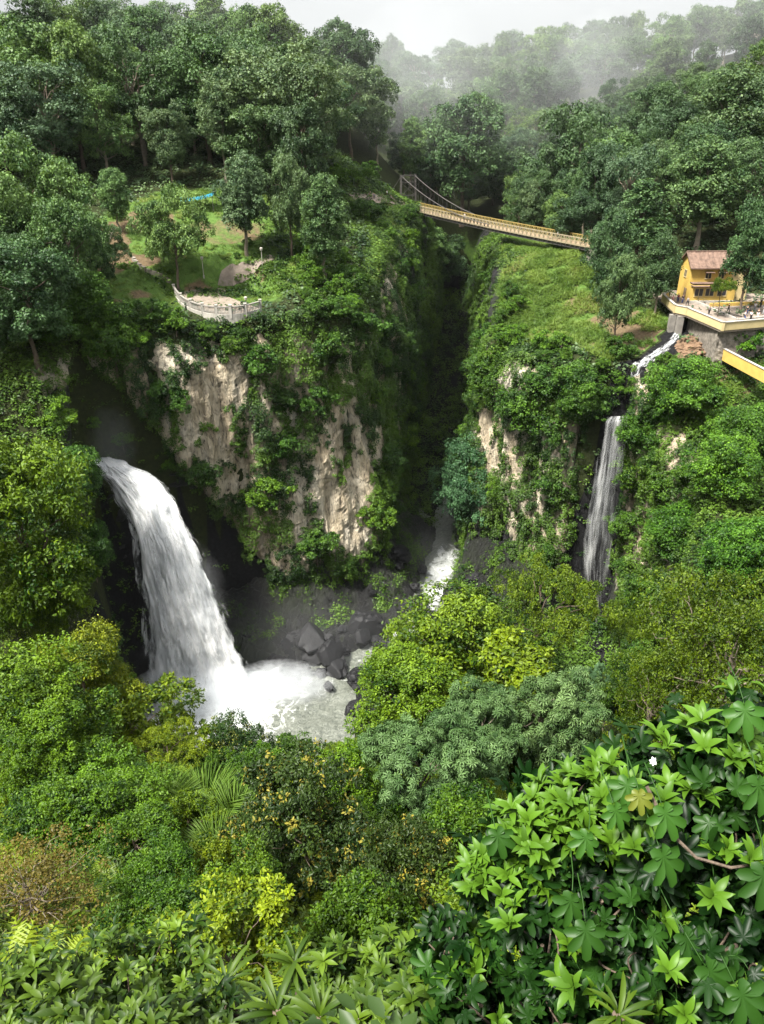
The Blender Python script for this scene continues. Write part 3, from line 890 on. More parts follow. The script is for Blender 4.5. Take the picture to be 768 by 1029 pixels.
def turf(x, y, g):
    k = surf_kind(x, y)
    return seen(x, y) & (k > .3) & (k < .72) & (gorge_sd(x, y) > 1) & off_brook(x, y)
ground_cover('turf_grass', 'short pale green grass on the lookout knoll and the bridge slope', 'leaf_grass', turf, (-75, 70), (115, 235), 5200, 'thin', .55, 24, nl=30, rr=(.3, .9), upright=1.8, hmul=.35)
ground_cover('bank_grass', 'long pale grass clumps on the steep slope under the bridge', 'leaf_grass',
             lambda x, y, g: (surf_kind(x, y) > .3) & (gorge_sd(x, y) > 1) & (fbm(np.stack([x * .3, y * .3, x * 0], -1), 3, 3) > np.where((x > 40) & (y > 126) & (y < 150), .60, .43)) & ~((x > 53) & (y > 124)) & off_brook(x, y), (8, 60), (120, 200), 2300, 'thin', 1.15, 25, nl=60, rr=(.4, 1.2), upright=2.0, hmul=.7)

# ------------------------------------------------------------------ trees and shrubs one can tell apart
rp = random.Random(5)
DK, MD, LT, GY, YG = (.75, .85, .85), (1, 1, 1), (1.45, 1.5, 1.15), (1.25, 1.2, 1.35), (1.7, 1.55, .8)
FT = [  # key, name, px, py of the top, forward distance, tint, width
    ('forest_wide', 'broadleaf_tree', 166, 180, 153, (1.9, 1.9, 1.2), .72, 'bright green spreading tree on the lawn behind the stone lookout'),
    ('forest_tall', 'tall_tree', 110, 166, 166, (1.6, 1.75, 1.3), 1.0, 'upright light green tree beside the bare earth path west of the lookout lawn'),
    ('forest_tall', 'tall_tree', 240, 148, 154, (1.4, 1.4, 1.5), .95, 'tall grey green tree between the blue tarp and the winding path'),
    ('forest_round', 'broadleaf_tree', 288, 150, 158, (1.5, 1.45, 1.4), .6, 'grey green tree with dark slim trunk at the top of the winding path'),
    ('forest_tall', 'tall_tree', 322, 172, 150, (1.3, 1.4, 1.1), .9, 'tall green tree on the rim just east of the winding path'),
    ('forest_wide', 'broadleaf_tree', 172, 62, 212, (.95, 1.05, .9), 1.1, 'huge dark spreading tree rising behind the blue tarp'),
    ('forest_wide', 'broadleaf_tree', 235, 98, 192, (1.3, 1.3, 1.4), .8, 'silvery grey tree above the blue tarp'),
    ('forest_round', 'broadleaf_tree', 470, 88, 255, (1.1, 1.25, 1.1), .95, 'big rounded tree standing behind the bridge tower'),
    ('forest_round', 'broadleaf_tree', 345, 15, 262, (.9, 1.0, .95), 1.0, 'tall rounded tree breaking the skyline at the east end of the near hill'),
    ('forest_wide', 'broadleaf_tree', 235, 12, 268, (1.05, 1.05, 1.0), 1.0, 'broad flat crowned tree on the skyline above the silvery tree'),
    ('forest_wide', 'broadleaf_tree', 300, 30, 262, (1.0, 1.05, 1.0), .8, 'wide tree on the skyline between two taller crowns'),
    ('forest_round', 'broadleaf_tree', 100, -8, 262, (1.0, 1.05, 1.0), 1.0, 'skyline tree cut by the top edge of the view on the near hill'),
    ('forest_tall', 'tall_tree', 30, -12, 250, (1.0, 1.05, 1.0), 1.2, 'tall skyline tree in the top corner over the near hill'),
    ('forest_wide', 'broadleaf_tree', 160, 8, 275, (1.15, 1.1, 1.1), .9, 'pale skyline tree beside the gap of white sky'),
    ('forest_tall', 'tall_tree', 720, 133, 168, (1.45, 1.5, 1.2), 1.25, 'tall light green tree standing directly behind the yellow house'),
    ('forest_tall', 'tall_tree', 748, 60, 200, (1.25, 1.25, 1.1), 1.25, 'tall open tree with pale trunks high above the yellow house'),
    ('forest_cone', 'conical_tree', 650, 178, 160, (1.05, 1.2, 1.0), 1.3, 'dark pointed conifer between the bridge end and the yellow house'),
    ('forest_round', 'broadleaf_tree', 620, 206, 152, (.9, 1.05, .95), .6, 'dense dark green tree hiding the east end of the bridge'),
    ('forest_round', 'broadleaf_tree', 630, 250, 146, (1.45, 1.45, 1.25), .6, 'small grey green tree in front of the dark tree at the bridge end'),
    ('forest_tall', 'tall_tree', 672, 228, 156, (1.0, 1.1, .95), .75, 'dark tree with slim trunk close by the wall of the yellow house'),
    ('forest_round', 'broadleaf_tree', 770, 192, 137, (.85, 1.05, .85), .62, 'big dark tree shading the terrace beside the yellow house'),
    ('forest_wide', 'broadleaf_tree', 590, 98, 230, (1.0, 1.1, 1.0), .9, 'dark crowned tree on the slope straight above the bridge middle'),
    ('forest_round', 'broadleaf_tree', 665, 78, 225, (.95, 1.05, .95), .9, 'dark tree with broken top on the slope above the conifer'),
    # west bank
    ('forest_wide', 'broadleaf_tree', 20, 128, 117, (1.6, 1.7, 1.1), .8, 'light green spreading tree high on the west bank above the cliff'),
    ('forest_round', 'broadleaf_tree', 58, 190, 118, (1.3, 1.45, 1.0), .75, 'leafy tree on the rim west of the lookout lawn'),
    ('forest_round', 'broadleaf_tree', 8, 230, 110, (.85, 1.05, .85), 1.0, 'dark tree at the edge of the view over the west cliff'),
    ('drape', 'vine_draped_tree', 75, 262, 113, (1.15, 1.3, 1.1), 1.1, 'creeper hung tree spilling over the west rim below the earth path'),
    ('drape', 'vine_draped_tree', 35, 275, 110, (.95, 1.15, 1.0), 1.2, 'dark creeper hung tree on the west rim'),
    ('drape', 'vine_draped_tree', 105, 300, 114, (1.2, 1.3, 1.1), 1.0, 'creeper hung tree on the rim right above the dark hollow'),
    ('mid_round', 'broadleaf_tree', -6, 425, 64, (.85, 1.0, .8), .75, 'sunlit green tree at the edge of the view level with the waterfall lip'),
    ('drape', 'vine_draped_tree', 66, 445, 92, (.75, .95, .9), 1.0, 'dark hanging tree between the sunlit tree and the waterfall lip'),
    ('drape', 'vine_draped_tree', 84, 520, 90, (.7, .9, .8), .7, 'dark hanging tree beside the wet rock left of the waterfall'),
    ('mid_round', 'broadleaf_tree', 30, 545, 58, (.8, .9, .7), .75, 'shaded green tree on the bank left of the waterfall foot'),
    # gorge and east bank
    ('gorge_tree', 'broadleaf_tree', 482, 434, 137, (.95, 1.3, 1.3), .85, 'dark blue green tree standing over the river in the gorge'),
    ('drape', 'vine_draped_tree', 545, 372, 125, (1.05, 1.2, .95), 1.2, 'leafy tree on the east cliff top left of the slim waterfall'),
    ('drape', 'vine_draped_tree', 500, 350, 140, (1.2, 1.3, 1.0), 1.2, 'green tree on the gorge rim below the grassy slope'),
    ('drape', 'vine_draped_tree', 590, 360, 128, (1.0, 1.15, .95), 1.1, 'leafy tree on the rim beside the slim waterfall stream'),
    ('drape', 'vine_draped_tree', 692, 356, 116, (1.2, 1.4, 1.0), 1.2, 'bright bushy tree below the earth mound and terrace'),
    ('drape', 'vine_draped_tree', 660, 400, 113, (.95, 1.15, .9), 1.1, 'creeper covered tree right of the slim waterfall'),
    ('drape', 'vine_draped_tree', 735, 435, 96, (1.35, 1.55, .9), 1.1, 'bright green creeper covered tree on the east slope'),
    ('drape', 'vine_draped_tree', 695, 500, 98, (.95, 1.2, .8), 1.3, 'creeper mound on the slope under the bright creeper covered tree'),
    ('drape', 'vine_draped_tree', 765, 400, 100, (1.1, 1.3, .9), 1.2, 'green tree at the edge of the view under the lower terrace'),
    ('drape', 'vine_draped_tree', 758, 520, 84, (1.1, 1.4, .8), 1.2, 'creeper mound at the edge of the view above the olive branching tree'),
    ('mid_umbrella', 'umbrella_tree', 548, 577, 84, (.9, .95, .8), .62, 'flat topped yellow green tree in front of the slim waterfall foot'),
    ('mid_umbrella', 'umbrella_tree', 634, 597, 82, (.8, .9, .7), .52, 'smaller flat topped tree just right of the slim waterfall foot'),
    ('mid_round', 'broadleaf_tree', 540, 645, 74, (.35, .55, .45), 1.0, 'very dark tree under the flat topped yellow green tree'),
    ('mid_round', 'broadleaf_tree', 648, 655, 66, (.4, .6, .45), .8, 'dark tree behind the olive branching tree'),
    ('olive', 'branching_tree', 730, 574, 50, (.72, .78, .45), .72, 'wide olive green tree with many bare branches on the east slope'),
    ('olive', 'branching_tree', 766, 600, 44, (.68, .74, .42), .8, 'olive green tree at the edge of the view above the large lobed leaves'),
    ('olive', 'branching_tree', 672, 655, 44, (.72, .78, .45), .6, 'olive green bushy tree behind the large leaved fig'),
    # slope below the viewpoint
    ('mid_round', 'broadleaf_tree', 455, 602, 54, (1.0, 1.1, .95), 1.0, 'fresh green tree leaning out before the gorge river'),
    ('mid_round', 'broadleaf_tree', 410, 655, 47, (.95, 1.15, .9), 1.0, 'leafy tree beside the black boulders of the pool'),
    ('mid_star', 'umbrella_leaf_tree', 548, 672, 42, (.9, 1.0, .85), .85, 'large pale grey green tree with umbrella shaped leaves'),
    ('mid_star', 'umbrella_leaf_tree', 482, 700, 38, (.75, .9, .75), .8, 'umbrella leaved tree just left of the largest pale one'),
    ('mid_star', 'umbrella_leaf_tree', 425, 735, 34, (.75, .9, .75), .9, 'umbrella leaved tree standing below the black boulders'),
    ('mid_bush', 'shrub', 512, 648, 48, (1.2, 1.2, .7), 1.0, 'yellow green shrub behind the pale umbrella leaved tree'),
    ('mid_star', 'umbrella_leaf_tree', 617, 672, 60, (.8, 1.0, 1.2), .5, 'small silvery shrub below the slim waterfall foot'),
    ('mid_dark', 'dark_tree', 232, 722, 45, (1.0, 1.1, 1.1), .75, 'small dark tree against the white pool'),
    ('mid_round', 'broadleaf_tree', 348, 750, 35, (.9, 1.2, .7), .9, 'bright green tree below the pool behind the yellow tipped tree'),
    ('mid_dark', 'dark_tree', 302, 762, 25, (1.1, 1.0, .9), .72, 'large dark tree with yellow tipped twigs below the pool'),
    ('mid_dark', 'dark_tree', 415, 826, 21, (1.15, 1.0, .8), .62, 'smaller dark tree with yellow tipped twigs beside the fig'),
    ('mid_round', 'broadleaf_tree', 72, 630, 47, (1.35, 1.15, .6), .85, 'yellow green tree left of the waterfall foot'),
    ('mid_round', 'broadleaf_tree', 15, 650, 46, (.85, 1.05, .65), 1.0, 'green tree at the edge of the view beside the yellow green tree'),
    ('mid_umbrella', 'umbrella_tree', 165, 742, 38, (1.4, 1.3, .7), .8, 'yellow green flat topped tree under the white pool'),
    ('mid_bush', 'shrub', 130, 690, 44, (1.15, 1.15, .7), 1.0, 'yellow green shrub under the dark rock left of the waterfall'),
    ('mid_round', 'broadleaf_tree', 40, 715, 38, (.75, 1.0, .6), 1.0, 'dense green tree on the slope above the rust coloured shrub'),
    ('mid_bush', 'shrub', 115, 775, 31, (.65, .95, .6), 1.1, 'thick dark green shrub on the slope left of the grass tussocks'),
    ('mid_bush', 'shrub', 50, 790, 27, (.65, .9, .55), 1.1, 'thick green shrub just above the rust coloured shrub'),
    ('mid_bush', 'shrub', 185, 800, 30, (.9, 1.0, .6), .8, 'small green shrub among the grass tussocks'),
    ('mid_bush', 'shrub', 150, 860, 22, (.55, .85, .55), 1.0, 'dark green shrub right of the rust coloured shrub'),
    ('mid_bush', 'shrub', 235, 870, 21, (.75, .95, .6), .9, 'green shrub at the foot of the large dark tree'),
    ('mid_bush', 'shrub', 360, 900, 18, (.5, .7, .5), .9, 'dark low shrub between the two yellow tipped trees'),
    ('mid_bush', 'shrub', 470, 800, 27, (.6, .85, .6), 1.0, 'dark green shrub between the umbrella leaved trees and the fig'),
]
for key, nm, px, py, y, tint, wd, lb in FT:
    plant_px(key, nm, px, py, y, tint, wd, rng=rp, cat='shrub' if nm == 'shrub' else 'tree', label=lb)

plant('cliff_bush', 'shrub', *[float(v) for v in ray_ground(628, 402, 100, 160)[:2]], 3.4, tint=(1.2, 1.35, 1.0), rng=rp, cat='shrub', label='pale green bush leaning over the brook just above the slim waterfall', i=2)
# the forest on the hills: every crown a tree of its own
def forest(seed, xr, yr, n, spacing, pred, hr, tints):
    g = random.Random(seed)
    pts = [(a['x'], a['y']) for a in ALL]
    made = 0
    for _ in range(n * 40):
        if made >= n: break
        x, y = g.uniform(*xr), g.uniform(*yr)
        if not pred(x, y): continue
        if any((x - a) ** 2 + (y - b) ** 2 < spacing ** 2 for a, b in pts): continue
        pts.append((x, y)); made += 1
        key = g.choices(['forest_round', 'forest_wide', 'forest_tall', 'forest_open'], [3, 3, 3, 3])[0]
        nm = 'tall_tree' if key == 'forest_tall' else 'broadleaf_tree'
        t = np.array(g.choice(tints)) * g.uniform(.85, 1.2)
        plant(key, nm, x, y, g.uniform(*hr), tint=tuple(t), wide=g.uniform(.75, 1.15), rng=g)
TN = [(1, 1.05, 1), (1.7, 1.7, 1.0), (1.25, 1.3, 1.55), (1.25, 1.3, 1.1), (.75, .88, .85), (1.45, 1.35, 1.35), (1.5, 1.6, 1.1), (1.05, 1.15, 1.0), (.9, 1.05, .8)]
inv = lambda x, y, m=1.08: abs(x) < (y * .52 + 6) * m
far_lawn = lambda x, y: not (-62 < x < -10 and y < 178)
forest(1, (-150, 4), (172, 292), 125, 8.2, lambda x, y: inv(x, y) and far_lawn(x, y) and (x + .35 * (y - 215) < 2) and not (x > -16 and y < 242) , (15, 29), TN)
forest(2, (-8, 100), (246, 330), 48, 9, lambda x, y: inv(x, y) and not (20 < x < 28 and y < 270), (15, 22), TN)
forest(3, (-30, 260), (335, 470), 92, 11.5, inv, (16, 26), TN)
forest(4, (45, 140), (168, 250), 50, 8, lambda x, y: inv(x, y) and x > 46 + .0 * y and not (y < 178 and x < 60), (15, 22), TN)
forest(7, (30, 62), (176, 250), 16, 9, lambda x, y: inv(x, y) and x > 36, (12, 17), TN)
forest(5, (-75, -45), (108, 135), 12, 6.5, lambda x, y: inv(x, y, 1.15) and gorge_sd(x, y)[0] > 2, (9, 14), [(1.2, 1.35, 1.0), (1.0, 1.15, .95)])

# shrubs rooted on cliffs and rims
def cliff_shrubs(V, Nr, veg, bare, n, seed, where):
    g = random.Random(seed)
    pts = []
    ns, nt_ = V.shape[:2]
    for _ in range(n * 60):
        if len(pts) >= n: break
        i, j = g.randrange(ns), g.randrange(int(nt_ * .22), int(nt_ * .98))
        p = V[i, j]
        px, py = proj(p)
        if not (-20 < px[0] < 790 and 0 < py[0] < 700) or veg[i, j] < .75 or p[1] > 200: continue
        if max(float(ell(px, py, *e)[0]) for e in bare) > .05: continue
        if any(np.linalg.norm(p - q) < 5.2 for q in pts): continue
        pts.append(p)
        t = np.array(g.choice([(1, 1.1, 1), (1.25, 1.35, .95), (.75, .9, .9), (1.5, 1.5, .9), (.9, 1.1, 1.1)])) * g.uniform(.85, 1.15)
        plant('cliff_bush', 'cliff_shrub', p[0] + Nr[i, j, 0] * .4, p[1] + Nr[i, j, 1] * .4, g.uniform(3.2, 6.5), tint=tuple(t), wide=g.uniform(.8, 1.15), z=p[2] - 1.5, rng=g, cat='shrub', note=where)
cliff_shrubs(CLW, NW_, VEGW, BARE_W, 58, 3, 'west')
cliff_shrubs(CLE, NE_, VEGE, BARE_E, 46, 4, 'east')
def rim_shrubs(n, seed, xr, yr, pred, tints, hr, key='cliff_bush', gap=3.6):
    g = random.Random(seed); pts = []
    for _ in range(n * 60):
        if len(pts) >= n: break
        x, y = g.uniform(*xr), g.uniform(*yr)
        qx, qy = proj((x, y, float(hgt(x, y)[0]) + 1)) if x < 12 else ((0,), (0,))
        if (345 < qx[0] < 415 and 182 < qy[0] < 216) or (195 < qx[0] < 285 and 255 < qy[0] < 318): continue
        if not pred(x, y) or any(math.hypot(x - a, y - b) < gap for a, b in pts): continue
        pts.append((x, y))
        plant(key, 'shrub', x, y, g.uniform(*hr), tint=tuple(np.array(g.choice(tints)) * g.uniform(.85, 1.15)), wide=g.uniform(.85, 1.2), rng=g, cat='shrub', note='rim')
GT = [(1.3, 1.4, .9), (1.6, 1.7, 1.0), (1.0, 1.15, 1.0)]
rim_shrubs(26, 31, (-50, 0), (116, 140), lambda x, y: .5 < gorge_sd(x, y)[0] < 6 and y < 133 + (x > -14) * 8, GT, (2.2, 4.2))
rim_shrubs(30, 32, (-18, 12), (136, 232), lambda x, y: 1 < gorge_sd(x, y)[0] < 20, GT, (2.5, 5.5))
rim_shrubs(26, 33, (18, 62), (104, 165), lambda x, y: 1 < gorge_sd(x, y)[0] < 9 and bool(off_brook(x, y, 3.0)), GT, (2.2, 4.5))
rim_shrubs(12, 34, (-62, -25), (138, 160), lambda x, y: inv(x, y), GT, (1.0, 2.2))

ground_cover('forest_undergrowth', 'dark leafy undergrowth beneath the trees of the near hill', 'leaf_forest',
             lambda x, y, g: seen(x, y) & (surf_kind(x, y) < .3) & (gorge_sd(x, y) > 1), (-100, 100), (125, 240), 3600, 'rhomb', .6, 26, nl=22, rr=(.6, 1.8), hmul=1.1)


ground_cover('gorge_undergrowth', 'dark ferns and scrub filling the narrow gorge under the bridge', 'leaf_cliff',
             lambda x, y, g: (gorge_sd(x, y) < .5), (-2, 34), (158, 262), 1500, 'rhomb', .5, 29, nl=24, rr=(.5, 1.8), hmul=1.2)
ground_cover('gorge_undergrowth', 'dark damp scrub at the foot of the slim waterfall', 'leaf_cliff',
             lambda x, y, g: (gorge_sd(x, y) < .5) & (np.abs(x - np.interp(y, [104, 110, 122, 150], [-16, -5, 7, 15])) > 7), (6, 46), (74, 150), 1500, 'rhomb', .5, 30, nl=26, rr=(.6, 2.2), hmul=1.4)
ground_cover('bank_undergrowth', 'dark ferns and mossy scrub on the rock at the cliff foot', 'leaf_cliff',
             lambda x, y, g: (gorge_sd(x, y) < .5) & (gorge_sd(x, y) > -9) & (np.abs(x - np.interp(y, [104, 110, 122, 150], [-16, -5, 7, 15])) > 3.2) & (y > 110) & (fbm(np.stack([x * .35, y * .35, x * 0], -1), 3, 8) > .42), (-36, 30), (108, 158), 900, 'rhomb', .36, 33, nl=34, rr=(.5, 1.5), hmul=1.5, zoff=lambda x, y: 6.0 * sstep(-9, -.5, gorge_sd(x, y)))
# ------------------------------------------------------------------ water
def river():
    xs = np.arange(-50, 44, .55); ys = np.arange(62, 176, .55)
    X, Y = np.meshgrid(xs, ys)
    P = np.stack([X.ravel(), Y.ravel(), 0 * X.ravel()], -1)
    stream = np.interp(Y, [96, 104, 110, 122, 150, 176], [-28, -16, -5, 7, 15, 21])
    ds = np.abs(X - stream)
    Z = -90.0 + .03 * np.maximum(Y - 122, 0) * 1.4 + ((fbm(P * [.35, .35, 1], 4, 3) - .5) * 1.0 + (fbm(P * [1.1, 1.1, 1], 3, 6) - .5) * .4).reshape(X.shape)
    foam = .75 * sstep(21, 5, np.hypot(X + 31, (Y - 101) * 1.1)) + .62 * sstep(4.2, 1.2, ds) * sstep(112, 119, Y) * sstep(154, 146, Y) + .25 * sstep(18, 4, ds) * sstep(118, 108, Y)
    mb = MB(); mb.grid(np.stack([X, Y, Z], -1), np.clip(foam, 0, 1.2))
    tag(mb.build('river_water', M['river'], smooth=True), 'foaming grey green river and plunge pool at the bottom of the gorge', 'river', kind='structure')
river()

def river_bank():
    xs = np.arange(-36, 30, .4); ys = np.arange(103, 158, .4)
    X, Y = np.meshgrid(xs, ys)
    P = np.stack([X.ravel(), Y.ravel(), 0 * X.ravel()], -1)
    st = np.interp(Y, [90, 104, 110, 122, 150, 176], [-28, -16, -5, 7, 15, 21])
    rise = np.maximum(sstep(1.6, 5.5, np.abs(X - st)) * sstep(108, 113, Y - .3 * (X + 20)), 0)
    w = (fbm(P * .55, 2, 70)[:, None] * 2.4)
    blk = vnoise(np.floor(P * .62 + w) + .5, 41) + .6 * vnoise(np.floor(P * 1.5 + w) + .5, 43)
    rough = np.abs(fbm(P * .45, 4, 47) - .5) * 2
    Z = -91.2 + rise * (1.4 + 2.2 * blk.reshape(X.shape) + 2.4 * rough.reshape(X.shape)) + 6.5 * sstep(-9, -.5, gorge_sd(X, Y)) * sstep(2, 6, np.abs(X - st)) * sstep(108, 116, Y) + (fbm(P * 1.8, 3, 49).reshape(X.shape) - .5) * .8
    mb = MB(); mb.grid(np.stack([X, Y, Z], -1), np.full(X.shape, 1.0))
    tag(mb.build('river_bank', M['rock']), 'broken black wet rock beside the river at the cliff foot', 'river bank', kind='structure')
river_bank()

def fall_sheet(rows, nu, nv, seed, bulge, off, rough, thin_fn, spread=1.0):
    r = np.array(rows, float)
    t = np.linspace(0, len(r) - 1, nv)
    py, L, Rr, y = [np.interp(t, np.arange(len(r)), r[:, i]) for i in range(4)]
    k = np.ones(9) / 9
    sm = lambda a: np.convolve(np.pad(a, 4, 'edge'), k, 'valid')
    py, L, Rr, y = sm(py), sm(L), sm(Rr), sm(y)
    A = np.array([at(a, b, c) for a, b, c in zip(L, py, y)]); B = np.array([at(a, b, c) for a, b, c in zip(Rr, py, y)])
    u = np.linspace(0, 1, nu)
    jit = (fbm(np.c_[np.linspace(0, 14, nv), np.zeros(nv), np.zeros(nv)], 3, seed) - .5)
    W = np.linalg.norm(B - A, axis=1)
    mid = (A + B) / 2; half = (B - A) / 2 * spread * (1 + .34 * jit)[:, None]
    V = mid[:, None] + half[:, None] * (u * 2 - 1)[None, :, None]
    L_ = np.r_[0, np.cumsum(np.linalg.norm(np.diff(mid, axis=0), axis=1))]
    Uw = (u[None] - .5) * np.ones((nv, 1))
    Q = np.stack([Uw * W.mean() * 1.0, np.broadcast_to(L_[:, None], Uw.shape) * .16, np.full(Uw.shape, off)], -1).reshape(-1, 3)
    d = ((fbm(Q * [.9, 1, 1], 4, seed) - .5) * 2 * rough + (fbm(Q * [3.2, 3, 1], 3, seed + 3) - .5) * rough * .8).reshape(Uw.shape)
    V[:, :, 1] -= bulge * np.sin(np.pi * u)[None] * sstep(0, 12, L_)[:, None] + d * sstep(-2, 6, L_)[:, None] + off
    UV = np.stack([np.broadcast_to(u[None], Uw.shape) * W.mean() / 12, np.broadcast_to(L_[:, None], Uw.shape)], -1)
    edge = np.maximum(sstep(.12, 0, u), sstep(.9, 1, u))[None]
    T = np.clip(np.maximum(edge * .8, thin_fn(u[None], (L_ / L_[-1])[:, None])), 0, 1)
    return V, T, UV
BIG = [(457, 80, 108, 119), (461, 92, 116, 116), (466, 97, 128, 113.5), (474, 101, 146, 112), (486, 110, 163, 110.6), (508, 121, 179, 109), (540, 131, 195, 107.3), (580, 136, 211, 105.8), (620, 139, 229, 104.5), (660, 142, 246, 103.5), (700, 143, 262, 102.5), (745, 143, 280, 101.5)]
SLIM = [(418, 609, 633, 123.5), (424, 606, 631, 122.5), (440, 603, 629, 122), (470, 598, 626, 121), (510, 591, 620, 120), (560, 584, 616, 119.5), (610, 588, 610, 119), (655, 591, 606, 118.5), (690, 592, 606, 118)]
def waterfalls():
    base = at(200, 715, 102.5)
    e = tag(empty('waterfall', base), 'wide white waterfall plunging out of the dark hollow into the pool', 'waterfall')
    thin1 = lambda u, s: sstep(.26, .02, u) * sstep(.14, .40, s) * .75 + .06 * s
    mb = MB()
    V, T, UV = fall_sheet(BIG, 90, 230, 2, 1.6, 0.0, 1.15, thin1); mb.grid(V, T, UV)
    mb.build('water_sheet', M['fall'], e, True, base)
    mb = MB()
    for k, (o, sp) in enumerate(((.7, .93), (1.5, .8), (.35, 1.16), (2.2, .9))):
        V, T, UV = fall_sheet(BIG, 70, 230, 12 + k * 5, 1.8, o, 1.1, lambda u, s: sstep(.40, .06, u) * sstep(.16, .42, s) * .8 + (.35, .4, .62, .75)[k], sp)
        mb.grid(V, T, UV + k * 7.3 + 3)
    mb.build('spray_strands', M['veil'], e, True, base)
    base = at(600, 660, 118.5)
    e = tag(empty('waterfall', base), 'slim grey veil waterfall dropping down the dark east cliff', 'waterfall')
    mb = MB()
    V, T, UV = fall_sheet(SLIM, 50, 200, 32, .5, 0, .35, lambda u, s: .30 + .75 * sstep(.35, .9, s)); mb.grid(V, T, UV)
    V, T, UV = fall_sheet(SLIM, 40, 200, 39, .6, .5, .4, lambda u, s: .45 + .6 * sstep(.3, .9, s), .8); mb.grid(V, T, UV + 5)
    mb.build('water_sheet', M['soft_veil'], e, True, base)
    # the brook that feeds the slim fall
    mb = MB(); c = []
    for px, py in ((683, 333), (677, 343), (667, 352), (656, 360), (646, 367), (638, 375), (633, 382)):
        c.append(ray_ground(px, py, 100, 160))
    c = np.array(c); t = np.linspace(0, len(c) - 1, 90)
    c = np.stack([np.interp(t, np.arange(len(c)), c[:, i]) for i in range(3)], -1)
    w = np.linspace(.6, 1.25, 90)
    u = np.linspace(-1, 1, 11)
    T_ = unit(np.gradient(c, axis=0)); n = unit(np.c_[-T_[:, 1], T_[:, 0], np.zeros(90)])
    V = c[:, None] + n[:, None] * (u[None] * w[:, None])[..., None]
    V[:, :, 2] = np.maximum(hgt(V[:, :, 0], V[:, :, 1]), c[:, 2, None] - .3) + .25 + (fbm(V.reshape(-1, 3) * 1.5, 3, 3).reshape(90, 11) - .5) * .5
    mb.grid(V, np.full(V.shape[:2], .0) + .6 * np.abs(u)[None] ** 3, np.stack([np.broadcast_to(u * .16, (90, 11)), np.broadcast_to(np.arange(90)[:, None] * .55, (90, 11))], -1))
    tag(mb.build('brook_water', M['veil'], smooth=True), 'white brook sliding from under the terrace to the slim waterfall', 'brook', kind='structure')
waterfalls()

def ico(sub):
    import bmesh
    bm = bmesh.new(); bmesh.ops.create_icosphere(bm, subdivisions=sub, radius=1)
    V = np.array([v.co[:] for v in bm.verts]); Fc = np.array([[v.index for v in f.verts] for f in bm.faces]); bm.free()
    return V, Fc
IV, IF = ico(4)
def rock_mesh(seed, name, mat):
    d = fbm(IV * 1.1 + seed, 3, seed) - .5
    q = np.abs(fbm(IV * 1.7 + seed * 3, 3, seed + 4) - .5)
    V = IV * (1 + d * 1.1 - q * .9)[:, None]
    for k in range(9):     # broken flat faces
        n = rdir(np.random.default_rng(seed * 31 + k), 1)[0]; h = .62 + .2 * ((k * 37 + seed * 13) % 10) / 10
        s = V @ n; V = V - np.maximum(s - h, 0)[:, None] * n * .85
    mb = MB(); mb.add(V, IF); return mb.mesh(name, mat)
ROCKS = [rock_mesh(s, 'boulder', M['boulder']) for s in (1, 2, 3, 4, 5)]
BL = []
for px, py, r, lb in ((338, 673, 2.4, 'black boulder at the far side of the pool, nearest the white spray'), (362, 683, 3.0, 'largest black boulder in the rapids right of the pool'), (357, 712, 2.0, 'wet black boulder standing alone at the right end of the pool'),
                      (380, 646, 1.9, 'angular black boulder upstream of the largest boulder'), (315, 660, 2.2, 'dark boulder at the cliff foot behind the white spray'), (398, 660, 1.5, 'dark boulder in the rapids beside the leaning fresh green tree'),
                      (345, 655, 1.5, 'dark boulder at the cliff foot between two bigger boulders'), (392, 628, 1.8, 'dark rock on the west bank of the white stream'), (435, 622, 1.6, 'dark rock on the east bank of the white stream'),
                      (372, 700, 1.1, 'small black rock just under the largest boulder'), (405, 605, 2.0, 'dark rock at the narrow mouth of the gorge'), (290, 650, 1.6, 'half hidden dark rock in the spray at the cliff foot'), (155, 712, 1.6, 'wet black rock at the left edge of the plunge pool'), (410, 645, 1.1, 'small dark rock splitting the white stream')):
    p = at_z(px, py, -89.6)
    o = bpy.data.objects.new('boulder', ROCKS[len(BL) % 5]); COL.objects.link(o)
    o.location = p; o.rotation_euler = (rp.uniform(-.4, .4), rp.uniform(-.4, .4), rp.uniform(0, 6)); o.scale = (r * 1.15, r, r * .9)
    tag(o, lb, 'boulder', 'boulders in the river'); BL.append(o)

for px, py, r, lb in ((250, 640, 1.8, 'dark rock at the cliff foot just behind the billow of spray'), (270, 632, 1.4, 'small dark rock under the mossy cliff foot'), (328, 642, 1.3, 'low dark rock at the cliff foot below the tan patch'), (300, 640, 1.9, 'broad dark rock at the cliff foot under the creepers'),
                      (362, 640, 1.7, 'dark rock between the cliff foot and the angular boulder'), (376, 622, 1.5, 'dark rock at the cliff foot before the narrow gorge'), (405, 622, 1.0, 'little dark rock at the edge of the white stream'), (452, 600, 1.7, 'dark rock under the blue green tree over the river'),
                      (398, 590, 1.8, 'dark rock deep in the mouth of the narrow gorge'), (425, 572, 1.2, 'small dark rock beside the upper white stream'), (374, 668, 1.2, 'dark rock between the largest and the angular boulder'), (388, 690, 1.4, 'dark rock half behind the leaning fresh green tree'),
                      (330, 690, .9, 'small black rock in the foam left of the largest boulder'), (322, 676, 1.1, 'small black rock at the edge of the spray')):
    p = at_z(px, py, -89.3 if py > 655 else -87.9)
    o = bpy.data.objects.new('boulder', ROCKS[(len(BL) * 3) % 5]); COL.objects.link(o)
    o.location = p; o.rotation_euler = (rp.uniform(-.4, .4), rp.uniform(-.4, .4), rp.uniform(0, 6)); o.scale = (r * 1.25, r * 1.05, r * .95)
    tag(o, lb, 'boulder', 'boulders in the river'); BL.append(o)

